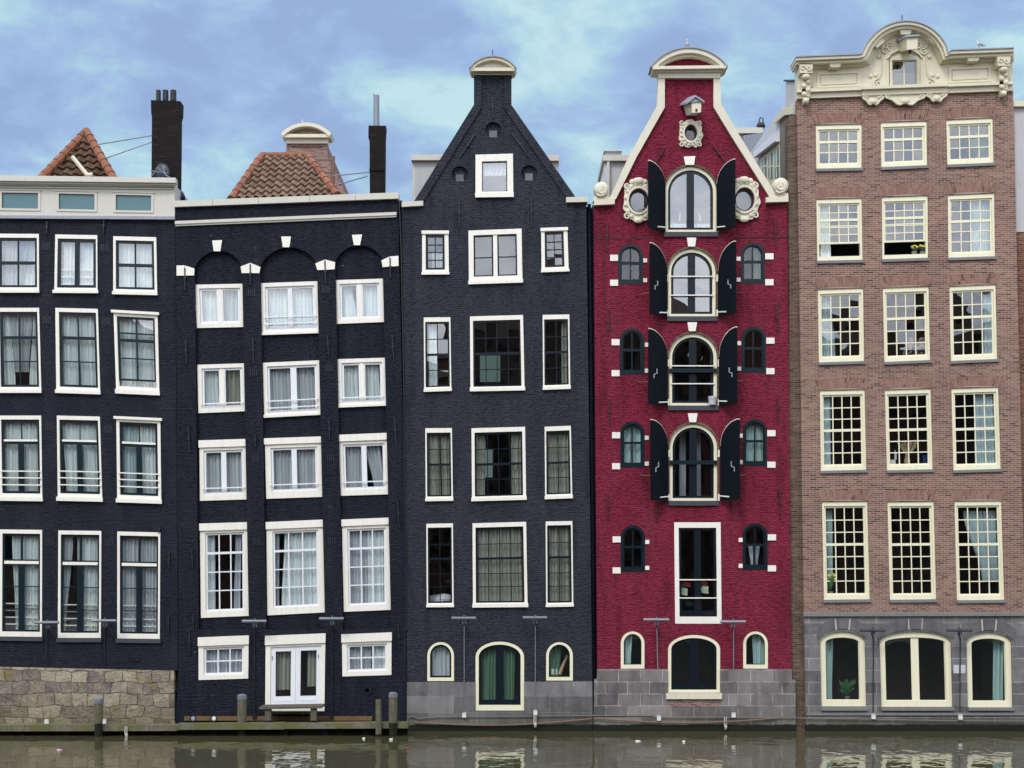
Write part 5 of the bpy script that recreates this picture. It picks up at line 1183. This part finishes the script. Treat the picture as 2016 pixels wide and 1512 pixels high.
# the next house, cut by the right edge
H = thing('canal_house', 'house cut by the right edge of the view, grey rendered top over rust-red brick', 'house', P(2060, 1436))
MB().prism([(1993, 206), (2160, 202), (2160, 452), (1998, 453)], .22, 6, back=True).build('upper_wall', 'plaster', H)
MB().prism([(1994, 196), (2160, 192), (2160, 206), (1994, 207)], .1, 6, back=True).build('coping', 'cream', H)
MB().prism([(1997, 453.4), (2160, 452.4), (2160, 1475), (2010, 1475)], .25, 6, back=True).build('lower_wall', 'rust_brick', H)

# ------------------------------------------------------------------ quay edge, posts, lamps and small things
t = thing('quay_beam', 'mossy timber beam along the foot of the two black houses on the left', 'quay edge', P(400, 1430, -.5))
mb = MB()
for x0, x1, y0, y1, d0 in ((-60, 349, 1427.5, 1440, -1.22), (349.4, 560, 1425.5, 1437, -1.25), (560.3, 803, 1424.5, 1435, -1.23)):
    mb.prism([(x0, y0), (x1, y0 - 2 * (x1 > 400)), (x1, y1 - 1), (x0, y1)], d0, d0 + .38, ref=d0, back=True)
mb.build('beam', 'quay_timber', t)
mb = MB()
for x in (40, 130, 260, 330, 420, 560, 640, 720, 790): mb.rect(x - 6, 1436, x + 6, 1475, -1.0, -.9, ref=-1.0, back=True)
mb.rect(-60, 1433, 803, 1480, -.84, -.8, ref=-.84, back=True).build('pile_and_void_backing', 'wet_timber_and_void', t)  # dark sheet behind the piles paints the shaded void under the beam
def mooring(label, x0, x1, y0, y1, d, cap, mat='post_timber', wet=None):
    o = thing('mooring_post', label, 'post', P((x0 + x1) / 2, y1, d), 'timber posts at the quay beam')
    r_ = .88 * (x1 - x0) / 2 / W * (D + d) / D; cx = (x0 + x1) / 2
    c0, c1 = P(cx, y1, d + r_, d), P(cx, y0, d + r_, d)
    MB().loft([(c0, (r_, 0, 0), (0, r_, 0)), (c0.lerp(c1, .6), (r_ * 1.02, 0, 0), (0, r_ * 1.02, 0)), (c1, (r_ * .98, 0, 0), (0, r_ * .98, 0))], 10).build('shaft', mat, o)
    if cap:
        MB().loft([(c1 + Vector((0, 0, -.09)), (r_ * 1.08, 0, 0), (0, r_ * 1.08, 0)), (c1 + Vector((0, 0, .02)), (r_ * 1.06, 0, 0), (0, r_ * 1.06, 0)), (c1 + Vector((0, 0, .05)), (r_ * .6, 0, 0), (0, r_ * .6, 0))], 10).build('cap', 'lamp_grey', o)
    if wet: MB().loft([(P(cx, wet, d + r_, d), (r_ * .95, 0, 0), (0, r_ * .95, 0)), (c0 + Vector((0, 0, -.003)), (r_ * .95, 0, 0), (0, r_ * .95, 0))], 10).build('foot', 'wet_timber_and_void', o)
    return o
mooring('green mossy post in front of the rough stone base at far left', 182, 201, 1379, 1425, -1.4, True, wet=1490)
mooring('capped weathered post left of the white double doors', 464.5, 485, 1371, 1424, -1.15, True, wet=1480)
mooring('slim bare post without a cap right of the white double doors', 738, 751.5, 1378, 1446, -1.4, False, wet=1485)
mooring('capped post with a pointed bolt plate at the right end of the beam', 763.5, 783, 1367, 1424, -1.38, True, wet=1485)
b = thing('timber_step', 'grey plank step on two legs below the white double doors', 'step', P(572, 1420, -.4))
MB().prism([(509.5, 1392.5), (633, 1390.5), (633, 1394.5), (509.5, 1396.5)], -1.1, -.3, ref=-1.1, back=True).build('plank', 'grey_timber', b)
for x in (527.5, 617): MB().rect(x - 6, 1396.4 - (x - 527) * .02, x + 6, 1419, -1.05, -.9, ref=-1.05, back=True).build('leg', 'grey_timber', b)
MB().rect(533, 1401, 611, 1406, -.28, .05, ref=-.28, back=True).build('riser', 'quay_timber', b)
for x, l in ((380, 'small black floodlight at the quay beam, nearest the rough stone base'), (421, 'small black floodlight with a bright white lens, nearest the capped post')):
    o = thing('floodlight', l, 'floodlight', P(x, 1421, -.9), 'floodlights on the quay beam'); c = P(x, 1415, -.9)
    MB().loft([(c + Vector((0, .12, 0)), (.04, 0, 0), (0, 0, .04)), (c + Vector((0, .04, 0)), (.088, 0, 0), (0, 0, .088)), (c + Vector((0, -.06, 0)), (.092, 0, 0), (0, 0, .092))], 14).tube([c + Vector((0, 0, -.08)), c + Vector((0, .02, -.13))], .03, 6).build('housing', 'iron', o)
    MB().loft([(c + Vector((.015, -.062, .01)), (.06, 0, 0), (0, 0, .06)), (c + Vector((.015, -.075, .01)), (.045, 0, 0), (0, 0, .045))], 12).build('lens', 'white_box' if x > 400 else 'zinc', o)
def lamp(x, y, hw, base, mat, label, pole=True, d=-.42, boxm='white_box', bxx=None, cm=None):
    o = thing('facade_lamp', label, 'lamp', P(x, base, -.03), 'bar lamps lighting the house fronts')
    a, b = P(x - hw, y, d), P(x + hw, y, d); r_ = .042
    MB().tube([a, a.lerp(b, .02), a.lerp(b, .98), b], r_, 8).build('lamp_bar', mat, o)
    c = a.lerp(b, .52); w_ = P(x + 1, y + 8, 0)
    mb = MB().tube([c + Vector((0, 0, -.03)), Vector((c.x, c.y + .08, c.z - .13)), Vector((w_.x, 0.0, w_.z - .1))], .024, 6)
    for s_ in (-.045, .045): mb.tube([c + Vector((s_, .02, -.02)), c + Vector((s_, .05, -.16))], .014, 5)
    mb.tube([c + Vector((0, -.03, .03)), c + Vector((0, .03, .05))], .03, 6).build('bracket', mat, o)
    MB().tube([Vector((w_.x, -.035, w_.z - .08)), P(bxx or x + 1, base, -.035)], .017, 6).build('conduit', cm or mat, o)
    c = P(bxx or x + 1, base + 5, -.07)
    MB().box((c.x - .055, -.14, c.z - .06), (c.x + .055, -.052, c.z + .06)).box((c.x - .045, -.15, c.z + .062), (c.x + .045, -.06, c.z + .075)).build('junction_box', boxm, o)
BH = ['on the rough-based black house', 'on the navy house', 'on the slate-black gable house', 'on the crimson house', 'on the brown brick house']
lamp(92, 1225.5, 24, 1416, 'lamp_grey', 'grey bar lamp and conduit ' + BH[0] + ', farther from the navy house', cm='iron')
lamp(205, 1222, 24, 1416, 'lamp_grey', 'grey bar lamp and conduit ' + BH[0] + ', nearer the navy house', cm='iron', bxx=206)
lamp(500.5, 1223, 24, 1405, 'lamp_grey', 'grey bar lamp ' + BH[1] + ', above and left of the double doors', cm='iron', boxm='iron')
lamp(652.5, 1218, 24, 1405, 'lamp_grey', 'grey bar lamp ' + BH[1] + ', above and right of the double doors', cm='iron', boxm='iron')
lamp(913, 1217, 24, 1403, 'lamp_grey', 'grey bar lamp ' + BH[2] + ', left of its middle arched door')
lamp(1053, 1216, 24, 1398, 'lamp_grey', 'grey bar lamp ' + BH[2] + ', right of its middle arched door')
lamp(1292, 1220, 25, 1409, 'galv', 'pinkish grey bar lamp ' + BH[3] + ', left of its ground-floor arched door', bxx=1297)
lamp(1443, 1224, 25, 1403, 'galv', 'pinkish grey bar lamp ' + BH[3] + ', touching the corner of the tall white-framed window')
lamp(1718, 1241, 25, 1406, 'lamp_dark', 'dark bar lamp ' + BH[4] + ', left of the paired ground-floor window')
lamp(1889, 1241, 25, 1407, 'lamp_dark', 'dark bar lamp ' + BH[4] + ', above the two white notices')
tag(MB().tube([P(803, 1412, -.08), P(812, 1410, -.08), P(822, 1415, -.08), P(860, 1411.5, -.08), P(1165, 1409, -.08), P(1284, 1409, -.08), P(1297, 1414, -.1), P(1305, 1412, -.1), P(1430, 1412, -.1), P(1560, 1413, -.1), P(1590, 1414, -.08), P(1700, 1416, -.08), P(1860, 1419, -.08), P(2030, 1420, -.08)], .014, 6).build('power_cable', 'cable'), 'thin grey cable running level above the waterline along the stone bases', 'cable')
tag(MB().tube([P(815 + 350 * i / 20, 1422 - 7 * i / 20 + 10 * math.sin(math.pi * i / 20) * .9, -.1) for i in range(21)], .02, 6).build('mooring_rope', 'rope'), 'rusty sagging rope on the stone base of the slate-black gable house', 'rope')
tag(MB().tube([P(1168 + 360 * i / 20, 1414 + 9 * math.sin(math.pi * i / 20), -.12) for i in range(21)], .02, 6).build('mooring_rope', 'rope'), 'rusty sagging rope on the stone base of the crimson house', 'rope')
for x, y, h_, l in ((1053, 1406, 26, 'pale rope end hanging to the water below the slate-black gable house'), (1428, 1412, 24, 'pale rope end hanging to the water below the crimson house'), (248, 1430, 22, 'pale rope with a knot dangling from the beam below the rough stone base')):
    tag(MB().tube([P(x - 1, y, -.12 if x > 300 else -1.27), P(x - 2, y + h_ * .5, -.12 if x > 300 else -1.27), P(x, y + h_, -.12 if x > 300 else -1.27)], .018, 5).tube([P(x + 2, y, -.12 if x > 300 else -1.27), P(x + 2, y + h_, -.12 if x > 300 else -1.27)], .014, 5).ball(P(x + 1, y + h_ * .8, -.13 if x > 300 else -1.27), .04, .04, .06).build('rope_end', 'pale_rope'), l, 'rope')
for x, l in ((1876.5, 'white paper notice on grey stone, the one nearer the paired window'), (1889, 'white paper notice on grey stone, the one nearer the single window')):
    o = MB().rect(x, 1309, x + 11, 1325.5, -.03, -.022, back=True).rect(x + 1, 1310, x + 10, 1324.5, -.034, -.031).build('notice', 'pale_wall', loc=P(x + 5, 1325, -.02)); tag(o, l, 'notice', 'white notices between the ground-floor windows')

# gulls
def gull(x, y, d, face, label, s=1.0, front=False):
    base = P(x, y, d); o = thing('gull', label, 'gull', base, 'gulls on the gables')
    z0 = .09 * s; fx = Vector((face, 0, 0)) if not front else Vector((-.25, -.97, 0)); up_ = Vector((0, 0, 1)); sd_ = fx.cross(up_)
    def B(a, z, r1, r2): return (base + fx * a * s + up_ * z * s, sd_ * r1 * s, (up_ * .9 - fx * .3) * r2 * s)
    MB().loft([B(-.17, .12, .012, .012), B(-.12, .125, .045, .035), B(-.03, .14, .07, .065), B(.05, .165, .072, .075), B(.09, .21, .05, .05), B(.10, .25, .038, .036), B(.115, .285, .042, .042), B(.13, .31, .03, .03), B(.135, .325, .008, .008)], 12).build('body', 'feather_white', o, smooth=True)
    for s_ in (-1, 1):
        w_ = MB(); w_.loft([(base + fx * a * s + sd_ * (s_ * .066 * s) + up_ * z * s, sd_ * .014 * s, up_ * h * s) for a, z, h in ((.07, .17, .02), (.02, .165, .045), (-.08, .145, .035), (-.20, .115, .012), (-.25, .10, .003))], 8)
        w_.build('wing', 'feather_grey', o, smooth=True)
        MB().tube([base + fx * .01 * s + sd_ * (s_ * .03 * s) + up_ * .09 * s, base + fx * .015 * s + sd_ * (s_ * .03 * s)], .009 * s, 5).build('leg', 'beak', o)
        MB().ball(base + fx * .135 * s + sd_ * (s_ * .034 * s) + up_ * .295 * s, .006 * s, .006 * s, .006 * s, 6, 4).build('eye', 'iron', o)
    MB().tube([base + fx * .14 * s + up_ * .29 * s, base + fx * .19 * s + up_ * .283 * s], .013 * s, 6, .004 * s).build('beak', 'beak', o)
gull(1353, 94, 0, -1, 'grey-white gull facing the canal on top of the crimson gable', .62, True)
gull(1928, 95.5, -.1, -1, 'gull in profile on the ivory cornice of the brown brick house', .68)
gull(599, 247.5, dB, -1, 'small gull on the rounded top of the rear brown neck gable', .66)

# litter on the water
def litter(x, y, label, mat, kind, k=.72):
    s = CZ / (CZ - (ZR - y) / W)      # point on the water seen at that pixel
    X_ = (x - CX) / W * s; Y_ = -D + D * s; b_ = Vector((X_, Y_, 0.0)); mb = MB()
    if kind == 'cup': mb.loft([(b_ + Vector((-.06, 0, .02)), (0, .03, 0), (0, 0, .03)), (b_ + Vector((.05, .01, .025)), (0, .042, 0), (0, 0, .042)), (b_ + Vector((.055, .01, .025)), (0, .036, 0), (0, 0, .036))], 10)
    elif kind == 'bag': mb.ball(b_ + Vector((0, 0, .012)), .09, .06, .04, 9, 5).ball(b_ + Vector((.07, .02, .01)), .05, .05, .03, 8, 4)
    else: mb.ball(b_ + Vector((0, 0, .015)), .055, .05, .045, 9, 5).ball(b_ + Vector((.03, 0, .035)), .02, .02, .03, 7, 4)
    mb.v = [b_ + (p - b_) * k for p in mb.v]
    tag(mb.build('litter', mat, loc=b_), label, 'litter', 'litter floating on the canal')
litter(116, 1477.5, 'pinkish scrap floating below the rough stone base', 'pink', 'bag')
litter(716, 1455, 'pale green bottle end floating by the slim post', 'lime_white', 'bottle')
litter(770, 1457, 'white cup floating by the post at the right end of the beam', 'white_box', 'cup')
litter(803, 1475, 'red and white carton floating before the joint of the navy and slate houses', 'red_thing', 'cup')
litter(1255, 1460, 'white bag floating before the crimson house, left of its arched door', 'white_box', 'bag')
litter(1346, 1461, 'round white bottle floating before the arched door of the crimson house', 'white_box', 'bottle')

# things standing in the windows
o = thing('bucket', 'pale grey bucket on the sill of the third arched loading door', 'bucket', P(1402.5, 797, -.02)); c = P(1402.5, 797, -.06)
MB().loft([(c, (.095, 0, 0), (0, .095, 0)), (c + Vector((0, 0, .23)), (.122, 0, 0), (0, .122, 0)), (c + Vector((0, 0, .235)), (.112, 0, 0), (0, .112, 0)), (c + Vector((0, 0, .05)), (.09, 0, 0), (0, .09, 0))], 16).build('pail', 'pale_wall', o)
MB().tube([c + Vector((-.125, 0, .22)), c + Vector((-.09, -.08, .17)), c + Vector((.0, -.125, .145)), c + Vector((.09, -.08, .17)), c + Vector((.125, 0, .22))], .006, 5).build('handle', 'zinc', o)
o = thing('vase', 'vase of dried straw-coloured grasses in the fourth-row middle window of the brown house', 'vase', P(1787, 912, .22))
c = P(1786, 915, .24); MB().loft([(c, (.07, 0, 0), (0, .07, 0)), (c + Vector((0, 0, .12)), (.09, 0, 0), (0, .07, 0)), (c + Vector((0, 0, .26)), (.05, 0, 0), (0, .05, 0)), (c + Vector((0, 0, .30)), (.06, 0, 0), (0, .05, 0))], 12).build('pot', 'straw', o)
mb = MB(); random.seed(3)
for i in range(46):
    a = random.uniform(-1, 1); L = random.uniform(.25, .42) * (1.45 if abs(a) > .9 else 1); e_ = c + Vector((a * .30, random.uniform(-.05, .05), .3 + L * (1 - .3 * abs(a))))
    mb.tube([c + Vector((a * .03, 0, .27)), c.lerp(e_, .7) + Vector((0, 0, .06)), e_], .007, 4, .02)
mb.build('dried_grass', 'straw', o)
o = thing('carton', 'white bottle and box behind glass left of the dried grasses', 'carton', P(1759, 915, .2)); MB().rect(1753, 904, 1767, 915, .2, .28, back=True).rect(1755, 905, 1765, 906, .19, .2).build('box', 'white_box', o)
MB().loft([(P(1763, 905, .3), (.035, 0, 0), (0, .035, 0)), (P(1763, 893, .3), (.035, 0, 0), (0, .035, 0)), (P(1762, 890, .3), (.015, 0, 0), (0, .015, 0)), (P(1762, 886, .3), (.015, 0, 0), (0, .015, 0))], 8).build('bottle', 'white_box', o)
c = P(1821, 915, .25); tag(MB().loft([(c, (.065, 0, 0), (0, .065, 0)), (c + Vector((0, 0, .26)), (.085, 0, 0), (0, .085, 0)), (c + Vector((0, 0, .27)), (.075, 0, 0), (0, .075, 0)), (c + Vector((0, 0, .1)), (.06, 0, 0), (0, .06, 0))], 12).build('pot', 'blue_pot', loc=c), 'dark blue pot behind glass right of the dried grasses', 'pot')
def plant(x, y, w_, h_, label, leafm, n=26, d=.3, petals=None):
    o = thing('potted_plant', label, 'plant', P(x, y, d)); c = P(x, y, d)
    MB().loft([(c, (.06, 0, 0), (0, .06, 0)), (c + Vector((0, 0, .11)), (.08, 0, 0), (0, .08, 0))], 10).build('pot', 'sill_stone', o)
    mb = MB()
    for i in range(n):
        a = random.uniform(0, 6.28); r_ = random.uniform(.2, 1); p0 = c + Vector((0, 0, .1)); p1 = c + Vector((math.cos(a) * w_ / W * .5 * r_, math.sin(a) * .12, .1 + h_ / W * random.uniform(.3, 1)))
        t_ = Vector((math.cos(a + 1.2), math.sin(a) * .5, .3)).normalized() * random.uniform(.05, .09); m_ = p0.lerp(p1, .75)
        mb.add([p0.lerp(p1, .3), m_ + t_, p1, m_ - t_], [(0, 1, 2, 3)])
    mb.build('foliage', leafm, o)
    if petals:
        mb = MB()
        for i in range(9): mb.ball(c + Vector((random.uniform(-.5, .5) * w_ / W, random.uniform(-.05, .05), .1 + h_ / W * random.uniform(.6, 1.05))), .045, .04, .04, 7, 4)
        mb.build('flower', petals, o)
plant(1925, 315, 34, 52, 'large green houseplant in the top right window of the brown house', 'leaf', 40)
plant(1800, 503, 10, 12, 'yellow flowers in a pot on the open sill, nearer the middle of the window', 'leaf', 10, .12, 'yellow')
plant(1816, 503, 9, 12, 'yellow flowers in a pot on the open sill, nearest the window edge', 'leaf', 10, .12, 'yellow')
plant(1635, 1172, 18, 34, 'bunch of yellow flowers in the lowest tall window beside the red house', 'leaf', 16, .16, 'yellow')
plant(1668, 1378, 36, 36, 'green bushy plant in the arched ground-floor window nearest the red house', 'leaf', 34, .6)
for x, y, w_, h_, l, m_ in ((1349, 1166, 14, 14, 'pale lime carton in the tall white-framed window, the left of two', 'lime_white'), (1390, 1162, 15, 15, 'pale lime carton in the tall white-framed window, the right of two', 'lime_white'), (1352, 1152, 20, 9, 'red heap behind glass over the left lime carton', 'red_thing'), (1388, 1150, 16, 8, 'red heap behind glass over the right lime carton', 'red_thing')):
    mb = MB(); mb.prism([(x - w_ / 2, y - h_ / 2 + 2), (x + w_ / 2, y - h_ / 2), (x + w_ / 2, y + h_ / 2), (x - w_ / 2 + 2, y + h_ / 2 - 2)], .3, .5, back=True).rect(x - w_ * .3, y - h_ / 2 - 1.5, x + w_ * .2, y - h_ / 2 + 1, .33, .42, back=True)
    tag(mb.build('carton' if 'carton' in l else 'heap', m_, loc=P(x, y + h_ / 2, .3)), l, 'carton' if 'carton' in l else 'heap')
mb = MB(); c = P(866, 1183, .75); mb.ball(c, .46, .35, .19, 14, 8); mb.ball(c + Vector((.12, -.1, .04)), .30, .25, .17, 12, 7)
tag(mb.build('pillow', 'white_cloth', loc=c), 'white bed pillow in the bottom left window of the slate-black house', 'pillow')
o = MB().rect(1085, 1318, 1098, 1329, .2, .4, back=True).rect(1089, 1316.5, 1095, 1318, .22, .38, back=True).build('box', 'white_box', loc=P(1091, 1329, .2)); tag(o, 'small white box in the arched window right of the slate house door', 'box')
tag(MB().tube([P(1101, 1328, .22), P(1108, 1310, .3), P(1116, 1294, .36)], .06, 8, .03).ball(P(1116, 1293, .36), .05, .05, .06).build('parasol', 'straw', loc=P(1103, 1330, .22)), 'furled pale parasol leaning in the arched window right of the slate house door', 'parasol')
# two people sitting behind the third-row middle window of the brown house
def person(x, y, label, d, face, hair='hair'):
    base = P(x, y + 42, d); o = thing('person', label, 'person', base); s = 1.0; hd = P(x, y, d)
    me = bpy.data.meshes.new('body'); k = hd.z
    J = [((0, 0, -.62), .15), ((0, 0, -.38), .15), ((0, -.01, -.24), .13), ((0, -.01, -.135), .055), ((0, -.02, -.05), .07), ((0, -.03, .03), .085), ((0, -.02, .09), .06),
         ((-.17, 0, -.22), .06), ((-.24, -.03, -.45), .047), ((-.12, -.24, -.40), .036), ((-.05, -.30, -.34), .03), ((.17, 0, -.22), .06), ((.24, -.03, -.45), .047), ((.12, -.24, -.40), .036), ((.05, -.30, -.34), .03)]
    E = [(0, 1), (1, 2), (2, 3), (3, 4), (4, 5), (5, 6), (2, 7), (7, 8), (8, 9), (9, 10), (2, 11), (11, 12), (12, 13), (13, 14)]
    off = hd - base
    me.from_pydata([tuple(off + Vector(p)) for p, _ in J], E, [])
    ob = bpy.data.objects.new('body', me); COL.objects.link(ob); ob.parent = o
    sk = ob.modifiers.new('skin', 'SKIN')
    for v, (_, r_) in zip(me.skin_vertices[0].data, J): v.radius = (r_, r_)
    me.skin_vertices[0].data[0].use_root = True
    ob.modifiers.new('sub', 'SUBSURF').render_levels = 2
    me.materials.append(M['skin'])
    tm = MB(); c = hd
    tm.loft([(c + Vector((0, 0, -.64)), (.175, 0, 0), (0, .165, 0)), (c + Vector((0, 0, -.40)), (.18, 0, 0), (0, .17, 0)), (c + Vector((0, 0, -.24)), (.215, 0, 0), (0, .15, 0)), (c + Vector((0, 0, -.16)), (.08, 0, 0), (0, .08, 0))], 14)
    for s_ in (-1, 1): tm.tube([c + Vector((s_ * .18, 0, -.23)), c + Vector((s_ * .25, -.03, -.45)), c + Vector((s_ * .13, -.23, -.40))], .066, 8, .05)
    tm.build('jacket', 'dark_cloth', o, smooth=True)
    hm = MB(); hm.loft([(c + Vector((0, .03, -.06)), (.07, 0, 0), (0, .055, 0)), (c + Vector((0, .025, .02)), (.098, 0, 0), (0, .075, 0)), (c + Vector((0, .0, .075)), (.09, 0, 0), (0, .09, 0)), (c + Vector((0, 0, .12)), (.04, 0, 0), (0, .045, 0))], 14); hm.build('hair', hair, o, smooth=True)
    fm = MB(); fm.ball(c + Vector((0, -.118, -.005)), .013, .02, .022, 7, 5)
    fm.build('nose', 'skin', o, smooth=True)
    em = MB()
    for s_ in (-1, 1): em.ball(c + Vector((s_ * .032, -.102, .018)), .011, .008, .007, 7, 4)
    em.build('eye', 'hair', o); MB().ball(c + Vector((0, -.105, -.05)), .024, .008, .006, 8, 4).build('mouth', 'red_thing', o)
    return o
person(1793, 671, 'person with dark hair holding a white menu, third-row middle window of the brown house', .55, -1)
person(1815, 673, 'person with pale hair sitting beside the dark-haired one behind the same window', .6, -1, 'plaster')
tag(MB().prism([(1776, 682), (1799, 681), (1799, 687), (1776, 686)], .22, .235, back=True).rect(1787, 680.5, 1788, 687, .215, .22).build('menu', 'white_box', loc=P(1788, 686, .22)), 'white folded menu held up by the dark-haired person', 'menu')
# town blocks across the water behind the viewpoint: the darkness in the lower panes and in the water's far reflections
def block(x0, x1, y, h, rf, label, mat, n):
    o = thing('town_building', label, 'building', (x0 / 2 + x1 / 2, y, 1.25))
    MB().box((x0, y - 9, 1.25), (x1, y, h)).build('wall', mat, o)
    xm = (x0 + x1) / 2
    MB().add([(x0 - .3, y + .3, h), (x1 + .3, y + .3, h), (x1 + .3, y - 9, h), (x0 - .3, y - 9, h), (xm if rf > 0 else x0 + 2, y - 4, h + abs(rf)), (xm if rf > 0 else x1 - 2, y - 4, h + abs(rf))], [(0, 1, 5, 4), (1, 2, 5), (2, 3, 4, 5), (3, 0, 4)]).build('roof', 'dark_roof', o)
    w_ = MB()
    for i in range(n):
        for k in range(6):
            x = x0 + (x1 - x0) * (i + .5) / n; z = 3 + k * (h - 4) / 6; w_.box((x - .55, y - .1, z), (x + .55, y + .04, z + 1.9))
    w_.build('window', 'dark_paint', o)
block(-52, -27, -66, 21.6, -3, 'plain brick block with a hipped roof, reflected in the left windows', 'side_brick', 9)
block(-26.8, -4.2, -64, 19.0, 3, 'gabled brick block reflected in the panes of the slate-black house', 'rust_brick', 6)
block(-4.0, 14, -66, 23.2, -3, 'broad brick block reflected in the doors of the crimson house', 'side_brick', 7)
block(14.2, 30, -63, 21.6, 3, 'gabled block reflected in the panes of the brown brick house', 'rust_brick', 5)
block(30.2, 56, -66, 21.4, -3, 'long low block reflected towards the right edge', 'side_brick', 9)
